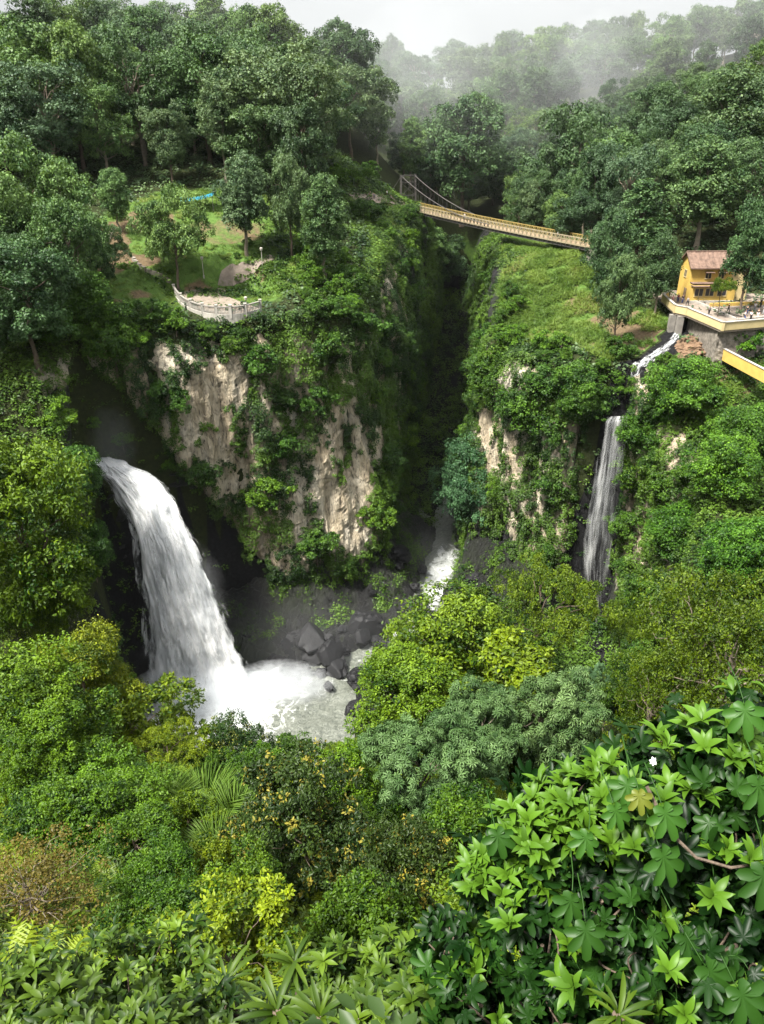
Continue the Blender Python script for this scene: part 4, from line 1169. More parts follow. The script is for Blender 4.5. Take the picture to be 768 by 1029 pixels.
rb = random.Random(9); spots_ = [(o.location.x, o.location.y) for o in BL]
while len(BL) < 58:
    y = rb.uniform(106, 140); sx_ = float(np.interp(y, [90, 104, 110, 122, 150, 176], [-28, -16, -5, 7, 15, 21]))
    x = sx_ + rb.choice((-1, 1)) * rb.uniform(1.5, 13)
    if gorge_sd(x, y)[0] > -.5 or (y < 113 and x < sx_ - 6) or any(math.hypot(x - a, y - b_) < 1.7 for a, b_ in spots_): continue
    spots_.append((x, y)); r = rb.choice((.7, 1.0, 1.5, 2.2, 2.9)) * rb.uniform(.8, 1.2)
    o = bpy.data.objects.new('boulder', ROCKS[rb.randrange(5)]); COL.objects.link(o)
    sd_ = float(gorge_sd(x, y)[0]); o.location = (x, y, -89.2 + .3 * min(abs(x - sx_), 6) + 6.0 * float(sstep(-9, -.5, sd_)) * (y > 112)); o.rotation_euler = (rb.uniform(-.5, .5), rb.uniform(-.5, .5), rb.uniform(0, 6)); o.scale = (r * 1.25, r, r * .85)
    tag(o, 'loose black rock lying among many like it on the river bank', 'boulder', 'loose rocks on the river bank'); BL.append(o)

def mist(px, py, y, s, dens, scale, label, soft=0.0):
    o = MB().add(IV, IF).build('mist', mist_mat('mist_air', dens, scale, soft))
    o.location = at(px, py, y); o.scale = s
    tag(o, label, 'mist', kind='stuff')
mist(205, 705, 101, (14, 7, 7.5), .30, 4.0, 'thick white spray boiling up at the foot of the wide waterfall')
mist(283, 690, 103, (9.5, 4.5, 5.0), .20, 6.0, 'billow of spray thrown up to the right of the waterfall foot')
mist(320, 640, 110, (24, 8, 9), .0025, 2.6, 'thin mist drifting along the cliff foot behind the pool')
mist(112, 445, 116, (4.5, 3.5, 7), .02, 3.5, 'mist rising in the dark hollow above the waterfall lip')
mist(196, 600, 103, (5.5, 3, 11), .018, 3.0, 'fine spray hanging before the wide waterfall')
mist(428, 575, 142, (9, 12, 12), .003, 1.5, 'thin mist in the narrow gorge above the white stream')

# ------------------------------------------------------------------ paths, lookout and lawn furniture
def ribbon(pts, w, name, label, lift=.25):
    c = np.array([ray_ground(a, b, 105, 250) for a, b in pts])
    t = np.linspace(0, len(c) - 1, 60); c = np.stack([np.interp(t, np.arange(len(c)), c[:, i]) for i in range(3)], -1)
    k = np.ones(7) / 7; c = np.stack([np.convolve(np.pad(c[:, i], 3, 'edge'), k, 'valid') for i in range(3)], -1)
    T_ = unit(np.gradient(c, axis=0)); n = unit(np.c_[-T_[:, 1], T_[:, 0], np.zeros(60)])
    u = np.linspace(-1, 1, 7)
    ww = w * (1 + .35 * (fbm(np.c_[np.arange(60) * .3, np.zeros(60), np.zeros(60)], 2, 4) - .5))
    V = c[:, None] + n[:, None] * (u[None] * ww[:, None])[..., None]
    V[:, :, 2] = hgt(V[:, :, 0], V[:, :, 1]) + lift
    mb = MB(); mb.grid(V)
    tag(mb.build(name, M['paving'], smooth=True), label, 'path', kind='structure')
ribbon([(226, 304), (221, 296), (223, 288), (232, 280), (244, 275), (256, 270), (264, 264), (276, 258)], .95, 'path', 'pale path winding from the stone lookout up to the trees')
ribbon([(88, 262), (97, 254), (104, 246), (108, 238), (111, 230)], .8, 'path', 'bare earth path climbing through the trees on the west bank')
ribbon([(352, 199), (372, 200), (390, 202), (408, 206)], 1.4, 'path', 'pale path leading to the west end of the bridge')

def lookout():
    arc = np.array([at_z(a, b, -31.0) for a, b in ((172, 287), (175, 295), (182, 305), (192, 311), (204, 315), (218, 317), (232, 317), (247, 315.5), (262, 311))])
    t = np.linspace(0, 8, 41); A = np.stack([np.interp(t, np.arange(9), arc[:, i]) for i in range(3)], -1)
    k = np.ones(5) / 5; A[2:-2] = np.stack([np.convolve(A[:, i], k, 'valid') for i in range(3)], -1)
    c = at_z(222, 296, -31.0)
    mb = MB()
    for i in range(40): mb.add([c + [0, 0, .1], A[i] + [0, 0, .1], A[i + 1] + [0, 0, .1]], [[0, 1, 2]])
    tag(mb.build('lookout_pavement', M['paving']), 'paved floor of the lookout inside the curved white balustrade', 'pavement', kind='structure')
    b = A[20] + [0, 0, -.6]
    e = tag(empty('balustrade', b), 'curved weathered white balustrade round the lookout on the cliff top', 'balustrade')
    mb = MB()
    for i in range(40): mb.beam(A[i] + [0, 0, 1.35], A[i + 1] + [0, 0, 1.35], .34, .16)
    mb.build('top_rail', M['concrete'], e, off=b)
    mb = MB()
    for i in range(40): mb.beam(A[i] + [0, 0, -.55], A[i + 1] + [0, 0, -.55], .36, 1.5)
    for i in range(40):
        for f in (.25, .75):
            p = A[i] * (1 - f) + A[i + 1] * f
            mb.tube([p + [0, 0, .2], p + [0, 0, .5], p + [0, 0, .8], p + [0, 0, 1.27]], [.07, .11, .07, .06], 6)
    mb.build('plinth', M['white_paint'], e, off=b)
    for i in range(0, 41, 5):
        mb = MB(); mb.box(A[i] + [0, 0, .55], (.42, .42, 2.1)); mb.box(A[i] + [0, 0, 1.66], (.52, .52, .12))
        mb.build('post', M['white_paint'], e, off=b)
    # dry stone wall along the lawn
    w = np.array([ray_ground(a, b_, 110, 170) for a, b_ in ((134, 262), (139, 269), (148, 275), (160, 279), (171, 285))])
    t = np.linspace(0, 4, 26); w = np.stack([np.interp(t, np.arange(5), w[:, i]) for i in range(3)], -1)
    mb = MB()
    for i in range(25): mb.beam(w[i] + [0, 0, .3], w[i + 1] + [0, 0, .3], .5, 1.1 + .2 * math.sin(i * 2.1))
    o = mb.build('stone_wall', M['stone'], off=w[12]); o.location = w[12]
    tag(o, 'low curved stone wall on the lawn left of the lookout', 'wall')
    for q, (px, py, lb) in enumerate(((205, 279, 'white lamp post on the lawn behind the lookout'), (264, 270, 'white lamp post where the winding path enters the trees'), (248, 313, 'short lantern pillar at the east end of the lookout balustrade'))):
        p = ray_ground(px, py, 110, 180)
        hh = 3.2 if q < 2 else 1.9
        e = tag(empty('lamp_post', p), lb, 'lamp post', 'lamp posts of the lookout')
        MB().tube([[0, 0, -.3], [0, 0, .4], [0, 0, .5], [0, 0, hh]], [.16, .15, .07, .06], 8).build('pole', M['white_paint'] if q < 2 else M['steel'], e)
        mb = MB().tube([[0, 0, hh], [0, 0, hh + .08], [0, 0, hh + .5], [0, 0, hh + .62]], [.1, .22, .30, .04], 8)
        mb.build('lantern', M['white_paint'], e)
    p = ray_ground(200, 209, 130, 230)
    e = tag(empty('tarp_shelter', p), 'blue tarp shelter on poles under the dark trees above the lawn', 'shelter')
    g = np.linspace(-1, 1, 9); X, Y = np.meshgrid(g * 3.4, g * 2.0)
    MB().grid(np.stack([X, Y, 2.5 + .5 * X / 3.4 - .25 * np.abs(Y) - .35 * (1 - (X / 3.4) ** 2)], -1)).build('canopy', M['tarp'], e)
    for sx in (-3.3, 3.3):
        for sy in (-1.9, 1.9): MB().tube([[sx, sy, -.4], [sx, sy, 2.1 + .5 * sx / 3.4]], .05, 6).build('pole', M['steel'], e)
lookout()

# ------------------------------------------------------------------ the suspension bridge
def bridge():
    A, B = at(410, 208.5, 236), at(600, 248.5, 166)
    d = B - A; L = np.linalg.norm(d); az = math.atan2(d[1], d[0])
    e = tag(empty('suspension_bridge', A, az), 'long narrow footbridge with cream and yellow lattice sides hung across the gorge', 'bridge')
    slope = d[2] / np.hypot(d[0], d[1]); Lh = np.hypot(d[0], d[1])
    zz = lambda x: slope * x - 1.2 * math.sin(math.pi * min(max(x / Lh, 0), 1)) * .3
    W = 1.7; n = int(Lh / 1.5); xs = np.linspace(0, Lh, n + 1)
    mb = MB()
    for a, b in zip(xs[:-1], xs[1:]): mb.beam([a, 0, zz(a)], [b, 0, zz(b)], 2 * W, .16)
    mb.build('deck', M['planks'], e)
    mb = MB()
    for s in (-1, 1):
        for a, b in zip(xs[:-1], xs[1:]): mb.beam([a, s * (W - .25), zz(a) - .42], [b, s * (W - .25), zz(b) - .42], .22, .6)
    for a in xs: mb.beam([a, -W - .2, zz(a) - .2], [a, W + .2, zz(a) - .2], .16, .2)
    mb.build('girder', M['steel'], e)
    for s, mat in ((-1, 'bridge_cream'), (1, 'bridge_yellow')):
        mb = MB(); y = s * (W + .12)
        for a, b in zip(xs[:-1], xs[1:]):
            for h, t in ((1.55, .20), (.10, .26), (.85, .10)): mb.beam([a, y, zz(a) + h], [b, y, zz(b) + h], .12, t)
            m_ = (a + b) / 2
            mb.beam([a, y, zz(a) + .1], [m_, y, zz(m_) + 1.5], .09, .12); mb.beam([m_, y, zz(m_) + 1.5], [b, y, zz(b) + .1], .09, .12)
            mb.beam([a, y - .03, zz(a)], [a, y - .03, zz(a) + 1.6], .13, .13)
        mb.build('railing', M[mat], e)
    TH = 8.6
    mb = MB()
    for s in (-1, 1):
        for ox in (-.45, .45): mb.beam([ox, s * (W + .6), -4.5], [ox * .7, s * (W + .6), TH], .24, .24)
        for k in range(12):
            z0 = -4.2 + k * 1.05
            mb.beam([-.42, s * (W + .6), z0], [.42, s * (W + .6), z0 + 1.05], .08, .1); mb.beam([.42, s * (W + .6), z0], [-.42, s * (W + .6), z0 + 1.05], .08, .1)
    for z0 in (TH - .2, TH - 2.0, 3.2): mb.beam([0, -W - .6, z0], [0, W + .6, z0], .3, .3)
    mb.beam([0, -W - .6, TH - 2], [0, W + .6, TH - .2], .12, .12); mb.beam([0, W + .6, TH - 2], [0, -W - .6, TH - .2], .12, .12)
    mb.beam([0, -W - .6, 3.2], [0, W + .6, TH - 2], .12, .12); mb.beam([0, W + .6, 3.2], [0, -W - .6, TH - 2], .12, .12)
    mb.build('tower', M['steel'], e)
    cx = .55 * Lh
    cz = lambda x: zz(x) + .9 + (TH - .3 - .9) * (1 - x / cx) ** 2
    for s in (-1, 1):
        t = np.linspace(0, cx, 40)
        c = MB().tube([[x, s * (W + .45), cz(x)] for x in t], .10, 6).build('main_cable', M['steel'], e)
        mb = MB()
        for x in np.arange(2, cx - 4, 2.2): mb.tube([[x, s * (W + .45), zz(x)], [x, s * (W + .45), cz(x)]], .035, 4)
        mb.build('suspender_lattice', M['steel'], c)
        MB().tube([[0, s * (W + .6), TH - .3], [-9, s * (W + 1.2), .4]], .08, 6).build('back_stay', M['steel'], e)
    mb = MB(); mb.box((-1.0, 0, -2.6), (2.4, 6.0, 4.6)); mb.build('abutment', M['stone'], e)
    mb = MB(); mb.box((Lh + 1.2, 0, zz(Lh) - 2.6), (2.4, 5.0, 4.8)); mb.build('abutment', M['stone'], e)
    return A, d
BR_A, BR_D = bridge()

# ------------------------------------------------------------------ house and terraces
def house():
    TZ = -33.0
    o = at_z(693.5, 304, TZ)
    az = R(2)
    e = tag(empty('yellow_house', o, az), 'two storey yellow house with brown tiled roof on the terrace', 'house')
    Wd, Dp, EH, RH = 7.6, 5.2, 6.3, 8.3
    mb = MB()
    mb.box((Wd / 2, 1.6 + Dp / 2, EH / 2 - .4), (Wd, Dp, EH + .8))
    for x in (0.001, Wd - .001):      # gables
        mb.add([[x, 1.6, EH], [x, 1.6 + Dp, EH], [x, 1.6 + Dp / 2, RH]], [[0, 1, 2]])
    mb.box((Wd / 2 + .25, .8, 1.55), (Wd + .5 , 1.6, 3.1)); 
    w = mb.build('wall', M['yellow_paint'], e)
    mb = MB(); mb.box((9.3, 4.2, 2.4), (3.4, 5.0, 5.6)); mb.build('side_wing', M['cream_paint'], e)
    mb = MB(); mb.box((9.3, 4.2, 5.35), (3.7, 5.3, .22)); mb.build('wing_roof', M['concrete'], e)
    mb = MB()
    for s in (0, 1):
        y0, y1 = (1.0, 1.6 + Dp / 2) if s == 0 else (2.2 + Dp, 1.6 + Dp / 2)
        g = np.linspace(0, 1, 15); xx = np.linspace(-.5, Wd + .5, 31)
        G, X = np.meshgrid(g, xx)
        V = np.stack([X, y0 + (y1 - y0) * G, EH - .35 + (RH - EH + .45) * G + .05 * np.sin(X * 14)], -1)
        mb.grid(V)
        V2 = V - [0, 0, .14]; mb.grid(V2)
        for x in (-.5, Wd + .5): mb.beam([x, y0, EH - .42], [x, y1, RH + .03], .1, .2)
        mb.beam([-.5, y0, EH - .42], [Wd + .5, y0, EH - .42], .1, .2)
    rf = mb.build('roof', M['roof_tile'], e)
    mb = MB(); mb.box((Wd / 2, 1.6 + Dp / 2, RH + .1), (Wd + 1, .35, .22)); mb.build('ridge_cap', M['roof_tile'], rf)
    def window(x, y, z, w_, h_, side=0):
        mb = MB()
        if side == 0:
            mb.box((x, y, z + h_ / 2 + .06), (w_ + .24, .12, .12)); mb.box((x, y, z - h_ / 2 - .06), (w_ + .24, .16, .12))
            for s in (-1, 0, 1): mb.box((x + s * (w_ / 2 + .05 * abs(s)), y, z), (.10, .1, h_))
        else:
            mb.box((x, y, z + h_ / 2 + .06), (.12, w_ + .24, .12)); mb.box((x, y, z - h_ / 2 - .06), (.16, w_ + .24, .12))
            for s in (-1, 0, 1): mb.box((x, y + s * (w_ / 2 + .05 * abs(s)), z), (.1, .10, h_))
        f = mb.build('window', M['cream_paint'], e)
        mb = MB(); mb.box((x, y + .02, z) if side == 0 else (x + .02, y, z), (w_, .06, h_) if side == 0 else (.06, w_, h_)); mb.build('pane', M['dark_glass'], f)
        return f
    for x in (3.2, 5.6):
        window(x, 1.57, 4.55, 1.0, 1.05)
        mb = MB(); mb.beam([x - .8, 1.1, 5.2], [x + .8, 1.1, 5.2], .9, .09); mb.build('awning', M['roof_tile'], e)
    for x in (1.3, 3.3): window(x, -.03, 1.85, 1.5, 1.3)
    window(5.6, -.03, 1.85, 1.6, 1.3)
    window(-.03, 4.2, 4.5, 1.0, 1.2, 1)
    mb = MB(); mb.beam([-.2, -.15, 3.02], [5.0, -.15, 3.02], 1.5, .1); mb.beam([.0, .9, 3.35], [Wd + .5, .9, 3.35], 1.6, .12); mb.build('lean_to_roof', M['roof_tile'], e)
    mb = MB(); mb.box((-.05, 3.0, 1.0), (.12, 1.0, 2.1)); dr = mb.build('door', M['planks'], e)
    MB().box((-.13, 3.35, 1.0), (.06, .06, .14)).build('handle', M['steel'], dr)
    mb = MB(); mb.box((Wd / 2, -.15, .18), (Wd + .6, .5, .36)); mb.build('plinth', M['white_paint'], e)
    return o, az
HO, HAZ = house()

def terrace():
    TZ = -33.0
    out = [at_z(a, b, TZ) for a, b in ((666, 302), (678, 313), (690, 315.5), (726, 331), (772, 327))]
    inner = [at_z(a, b, TZ) for a, b in ((672, 298.5), (694, 302))]
    e_ = tag(empty('viewing_terrace', out[2]), 'concrete terrace with long yellow parapet in front of the yellow house', 'terrace')
    b = out[2]
    back = [np.array([out[-1][0] + 10, out[-1][1] + 6, TZ]), np.array([out[-1][0] + 10, HO[1] + 12, TZ]), np.array([HO[0] - 4.5, HO[1] + 10, TZ])]
    ring = np.array(out + back)
    n = len(ring)
    c = ring.mean(0)
    mb = MB()
    top = ring + [0, 0, .0]; bot = ring - [0, 0, .55]
    mb.add(np.r_[top, bot], [[i, (i + 1) % n, n + (i + 1) % n, n + i] for i in range(n)])
    mb.add(top, [list(range(n))]); mb.add(bot, [list(range(n))[::-1]])
    mb.build('slab', M['paving'], e_, off=b)
    pts = [inner[0]] + out + [out[-1] + np.array([9, -1, 0])]
    mb, cap = MB(), MB()
    for p, q in zip(pts[:-1], pts[1:]):
        mb.beam(p + [0, 0, .47], q + [0, 0, .47], .26, 1.3); cap.beam(p + [0, 0, 1.17], q + [0, 0, 1.17], .44, .1)
    for p in pts: mb.box(p + [0, 0, .49], (.4, .4, 1.42)); cap.box(p + [0, 0, 1.27], (.52, .52, .1))
    mb.build('parapet', M['cream_paint'], e_, off=b); cap.build('coping', M['white_paint'], e_, off=b)
    # inner low white kerb wall of the walkway
    k0, k1, k2 = at_z(697, 303.5, TZ), at_z(742, 323, TZ), at_z(768, 320, TZ)
    mb = MB(); mb.beam(k0 + [0, 0, .22], k1 + [0, 0, .22], .3, .42); mb.beam(k1 + [0, 0, .22], k2 + [0, 0, .22], .3, .42); mb.build('kerb', M['white_paint'], e_, off=b)
    mb = MB(); q0, q1 = at_z(713, 308, TZ), at_z(770, 306, TZ); mb.beam(q0 + [0, 0, .3], q1 + [0, 0, .3], .3, .6); mb.build('planter_wall', M['yellow_paint'], e_, off=b)
    mb = MB()
    for f in np.linspace(.1, .95, 6):
        p = k0 * (1 - f) + k1 * f; mb.tube([p + [0, 0, .4], p + [0, 0, 1.3]], .04, 5)
    p, q = k0 * .9 + k1 * .1, k0 * .05 + k1 * .95
    mb.tube([p + [0, 0, 1.25], q + [0, 0, 1.25]], .03, 5); mb.tube([p + [0, 0, .85], q + [0, 0, .85]], .02, 5); mb.build('hand_rail', M['steel'], e_, off=b)
    # legs under the edge
    for px, py in ((679, 318), (687, 319.5)):
        p = at_z(px, py, TZ - .6) + [0, 1.4, 0]; mb = MB(); mb.box(p + [0, 0, -3.2], (1.0, 1.0, 6.4)); mb.build('pillar', M['concrete'], e_, off=b)
    # rubble retaining wall
    p0, p1, p2 = out[2] + [1.2, 2.0, -.6], out[3] + [.0, 1.4, -.6], out[4] + [6, 1.4, -.6]
    mb = MB()
    for a, c_ in ((p0, p1), (p1, p2)):
        t = np.linspace(0, 1, 30)[None]; h = np.linspace(0, 1, 14)[:, None]
        V = a + (c_ - a) * t[..., None] + np.stack([0 * t * h, -.12 * h * 6 + 0 * t, -6.2 * h + 0 * t], -1)
        V[:, :, 1] += (fbm(V.reshape(-1, 3) * 1.3, 3, 8).reshape(V.shape[:2]) - .5) * .8
        mb.grid(V)
    o = mb.build('retaining_wall', M['stone'], off=p1); o.location = p1
    tag(o, 'rough stone retaining wall under the yellow parapet', 'wall')
    # lower terrace
    LZ = -37.6
    q = [at_z(a, b_, LZ) for a, b_ in ((719, 352), (731, 359), (790, 390))]
    e2 = tag(empty('lower_terrace', q[1]), 'lower concrete landing with yellow parapet under the main terrace', 'terrace')
    mb, cap = MB(), MB()
    bk = q[0] + np.array([.5, 5.5, 0])
    for a, c_ in zip([bk] + q[:-1], q): mb.beam(a + [0, 0, .1], c_ + [0, 0, .1], .28, 1.9); cap.beam(a + [0, 0, 1.1], c_ + [0, 0, 1.1], .46, .1)
    mb.build('parapet', M['yellow_paint'], e2, off=q[1]); cap.build('coping', M['white_paint'], e2, off=q[1])
    ring = np.array(q + [q[2] + [0, 7, 0], q[0] + [2, 6.5, 0]]); n = 5
    mb = MB(); mb.add(np.r_[ring, ring - [0, 0, .6]], [[i, (i + 1) % n, n + (i + 1) % n, n + i] for i in range(n)]); mb.add(ring, [list(range(n))]); mb.build('slab', M['paving'], e2, off=q[1])
    # earth and rubble mound by the brook
    p = ray_ground(697, 350, 105, 150)
    V5, F5 = ico(6); V = V5 * (1 + (fbm(V5 * 1.6, 3, 5) - .5) * .9 - np.abs(fbm(V5 * 4, 4, 15) - .5) * .7 + (np.floor(fbm(V5 * 7, 3, 25) * 9) / 9 - .5) * .22)[:, None] * [5.2, 4.2, 2.6]
    V[:, 2] += -1.6 * np.abs(V[:, 0]) / 5
    o = MB().add(V, F5).build('earth_mound', M['earth']); o.location = p + [0, 1.0, -.6]
    tag(o, 'mound of brown earth and rubble between the brook and the lower terrace', 'mound')
    p = at_z(747, 349, -36.8)
    plant('cliff_bush', 'shrub', p[0], p[1], 4.6, tint=(1.3, 1.6, .8), z=-37.4, rng=rp, cat='shrub', label='round bright green bush against the stone retaining wall', i=1)
    p = at_z(721, 318, TZ)
    t_ = plant('mid_umbrella', 'young_tree', p[0], p[1], 7.2, tint=(.8, .9, .8), wide=.62, z=TZ, rng=rp, label='slender young tree growing through the terrace in front of the house', i=0)
terrace()

# ------------------------------------------------------------------ people
def skinned(name, verts, edges, rad, mat, sub=1, root=0):
    me = bpy.data.meshes.new(name + '_cage'); me.from_pydata(verts, edges, [])
    o = bpy.data.objects.new(name + '_cage', me); COL.objects.link(o)
    m = o.modifiers.new('skin', 'SKIN'); m.use_smooth_shade = True
    sv = me.skin_vertices[0].data
    for i, r in enumerate(rad): sv[i].radius = (r, r) if np.ndim(r) == 0 else r; sv[i].use_root = (i == root)
    s = o.modifiers.new('sub', 'SUBSURF'); s.levels = s.render_levels = sub
    dg = bpy.context.evaluated_depsgraph_get()
    out = bpy.data.meshes.new_from_object(o.evaluated_get(dg)); out.name = name
    bpy.data.objects.remove(o); bpy.data.meshes.remove(me)
    out.materials.clear(); out.materials.append(mat)
    return out
def person_meshes(pose):
    """a standing or walking figure 1.68 m tall facing -y: one body, with clothes and hair"""
    st = {'stand': (.02, -.02, .08, .08), 'walk': (.24, -.22, -.2, .22), 'lean': (.04, -.05, -.3, -.32)}[pose]
    l0, l1, a0, a1 = st
    v = [(0, 0, .90), (0, 0, 1.12), (0, 0, 1.36), (0, -.01, 1.47), (0, -.02, 1.58), (0, -.02, 1.66),
         (-.10, 0, .86), (-.11, -l0 * .55 - .03, .48), (-.11, -l0, .07), (-.11, -l0 - .15, .03),
         (.10, 0, .86), (.11, -l1 * .55 - .03, .48), (.11, -l1, .07), (.11, -l1 - .15, .03),
         (-.19, 0, 1.36), (-.24, -a0 * .3 + .02, 1.10), (-.25, a0 - .05, .86), (-.25, a0 - .08, .76),
         (.19, 0, 1.36), (.24, -a1 * .3 + .02, 1.10), (.25, a1 - .05, .86), (.25, a1 - .08, .76)]
    ed = [(0, 1), (1, 2), (2, 3), (3, 4), (4, 5), (0, 6), (6, 7), (7, 8), (8, 9), (0, 10), (10, 11), (11, 12), (12, 13), (2, 14), (14, 15), (15, 16), (16, 17), (2, 18), (18, 19), (19, 20), (20, 21)]
    rad = [.13, .12, .13, .055, .095, .075, .085, .06, .04, .035, .085, .06, .04, .035, .055, .042, .033, .03, .055, .042, .033, .03]
    body = skinned('body', v, ed, rad, M['skin'], 2)
    sh = [0, 1, 2, 14, 15, 18, 19]; mp = {a: i for i, a in enumerate(sh)}
    shirt = skinned('shirt', [v[i] for i in sh], [(0, 1), (1, 2), (2, 3), (3, 4), (2, 5), (5, 6)], [.155, .145, .155, .075, .06, .075, .06], M['cloth'], 2)
    tr = [0, 6, 7, 8, 10, 11, 12]
    tv = [v[i] for i in tr]
    trousers = skinned('trousers', tv, [(0, 1), (1, 2), (2, 3), (0, 4), (4, 5), (5, 6)], [.15, .105, .08, .06, .105, .08, .06], M['cloth'], 2)
    hair = skinned('hair', [(0, .01, 1.67), (0, .06, 1.60), (0, .05, 1.52)], [(0, 1), (1, 2)], [.085, .085, .05], M['hair'], 2)
    return body, shirt, trousers, hair
PM = {k: person_meshes(k) for k in ('stand', 'walk', 'lean')}
def person(p, face, pose, top, legs, label, group=None, h=1.68):
    body, shirt, trousers, hair = PM[pose]
    e = empty('person', p, face, h / 1.7)
    tag(e, label, 'person', group)
    for nm, me, c in (('body', body, (1, 1, 1)), ('shirt', shirt, top), ('trousers', trousers, legs), ('hair', hair, (1, 1, 1))):
        o = bpy.data.objects.new(nm, me); COL.objects.link(o); o.parent = e; o.color = (*c, 1)
WH, BK, RD, BL_, GYc, PK = (.85, .85, .85), (.03, .03, .035), (.35, .05, .06), (.06, .09, .22), (.25, .25, .26), (.55, .25, .28)
for px, py, pose, top, legs, f, lb in ((675.5, 306, 'lean', PK, BK, .6, 'person in pink leaning on the west corner of the yellow parapet'), (681, 304, 'stand', RD, BL_, 2.0, 'person in dark red behind the west corner of the parapet'),
                                      (685.5, 305, 'lean', BK, BL_, .3, 'person in black top and blue trousers at the west corner of the parapet'), (690.5, 307.5, 'walk', GYc, BK, -1.0, 'person in grey walking along the parapet walkway'),
                                      (731.5, 314, 'walk', BK, BK, 1.2, 'person all in black alone in the middle of the terrace'), (712, 316.5, 'stand', GYc, BK, .2, 'person in grey standing against the walkway wall below the young tree'),
                                      (750, 317, 'stand', BK, BL_, .5, 'person in black shirt at the left of the terrace crowd'), (754, 322, 'stand', WH, BK, .2, 'person in white shirt and black trousers at the front of the terrace crowd'),
                                      (758, 313, 'stand', WH, GYc, 2.4, 'person in white with grey trousers in the middle of the crowd'), (761, 320, 'lean', BK, WH, -.4, 'person in black top and white trousers in the crowd'),
                                      (764, 309, 'stand', BK, BK, 1.7, 'person in black behind the terrace crowd'), (748, 322, 'walk', WH, BL_, .9, 'person in white shirt and blue trousers leaving the crowd'), (767, 316, 'stand', WH, WH, .1, 'person all in white at the edge of the view')):
    person(at_z(px, py, -33.0) + [0, 0, .01], f, pose, top, legs, lb, 'people on the terrace')
def on_bridge(f, s=0.0):
    az = math.atan2(BR_D[1], BR_D[0]); Lh = np.hypot(BR_D[0], BR_D[1])
    return BR_A + BR_D * f + np.array([-math.sin(az), math.cos(az), 0]) * s + [0, 0, .09 - .36 * math.sin(math.pi * f)]
person(on_bridge(.36, .7), 1.0, 'walk', WH, GYc, 'person in white crossing the bridge nearer its tower', 'people on the bridge')
person(on_bridge(.83, .7), 1.0, 'walk', WH, BL_, 'person in white crossing the bridge near its tree covered end', 'people on the bridge')
for px, py, top, lb in ((372, 199, BK, 'person in black waiting on the path west of the bridge'), (376, 201, BL_, 'person in blue waiting on the path west of the bridge'), (389, 198, WH, 'person in white standing by the bridge path'), (393, 203, GYc, 'person in grey nearest the bridge tower')):
    person(ray_ground(px, py, 200, 260), 1.2, 'stand', top, BK, lb, 'people on the path by the bridge')

mist(600, 75, 345, (20, 10, 22), .012, 1.5, 'wisp of low cloud rising from the forest in front of the far ridge')
mist(420, 70, 330, (30, 26, 24), .003, 1.4, 'patch of pale fog behind the east end of the near hill')
mist(500, 70, 360, (310, 195, 82), .0011, 1.0, 'bank of pale fog lying over the far ridge forest', .12)
# ------------------------------------------------------------------ plants close to the viewpoint
def at_t(px, py, t):
    u, v = (px - CXP) / FPX, (CYP - py) / FPX
    d = np.array([u, CP + v * SP, -SP + v * CP]); return d * t

def whorl(mb, rng, p, d, n, kind, size, open_, tint, petiole=None, pet=.5):
    """a ring of leaves round a shoot tip p that grows along d"""
    d = unit(np.asarray(d, float)); ref = np.array([.3, .8, .5]); X = unit(np.cross(d, ref)); Yv = np.cross(d, X)
    a = np.arange(n) * 2.39996 + rng.uniform(0, 6.28)
    op = open_ * rng.uniform(.55, 1.25, n)
    rad = np.cos(a)[:, None] * X + np.sin(a)[:, None] * Yv
    Y = unit(rad * np.sin(op)[:, None] + d * np.cos(op)[:, None] + rng.normal(size=(n, 3)) * .12)
    Z = unit(d * np.sin(op)[:, None] - rad * np.cos(op)[:, None] + [0, 0, .35] + rng.normal(size=(n, 3)) * .15)
    P = p + Y * size * .04 - d * (np.arange(n) / n * size * .35)[:, None]
    if petiole is not None:
        L = size * pet * rng.uniform(.7, 1.3, n)
        E = P + Y * L[:, None] - np.array([0, 0, 1]) * (L * .25)[:, None]
        for q, e in zip(P, E): petiole.tube([q, (q + e) / 2 + [0, 0, .02], e], [.005, .004, .004], 4, cap=False)
        P = E
    put_leaves(mb, kind, P, Z, Y, size * rng.uniform(.7, 1.2, n), np.clip(tint + rng.uniform(-.15, .15, n), 0, .92) if np.ndim(tint) == 0 else tint)

def stems(tb, rng, base, tips, r0, r1, n=6):
    for t in tips:
        a = base + rng.normal(size=3) * [.15, .15, 0]
        m = (a * .45 + t * .55) + rng.normal(size=3) * .12; m[2] = a[2] + (t[2] - a[2]) * .68
        s = np.linspace(0, 1, 9)[:, None]
        c = a * (1 - s) ** 2 + 2 * m * s * (1 - s) + t * s * s
        tb.tube(c, np.linspace(r0, r1, 9), n)

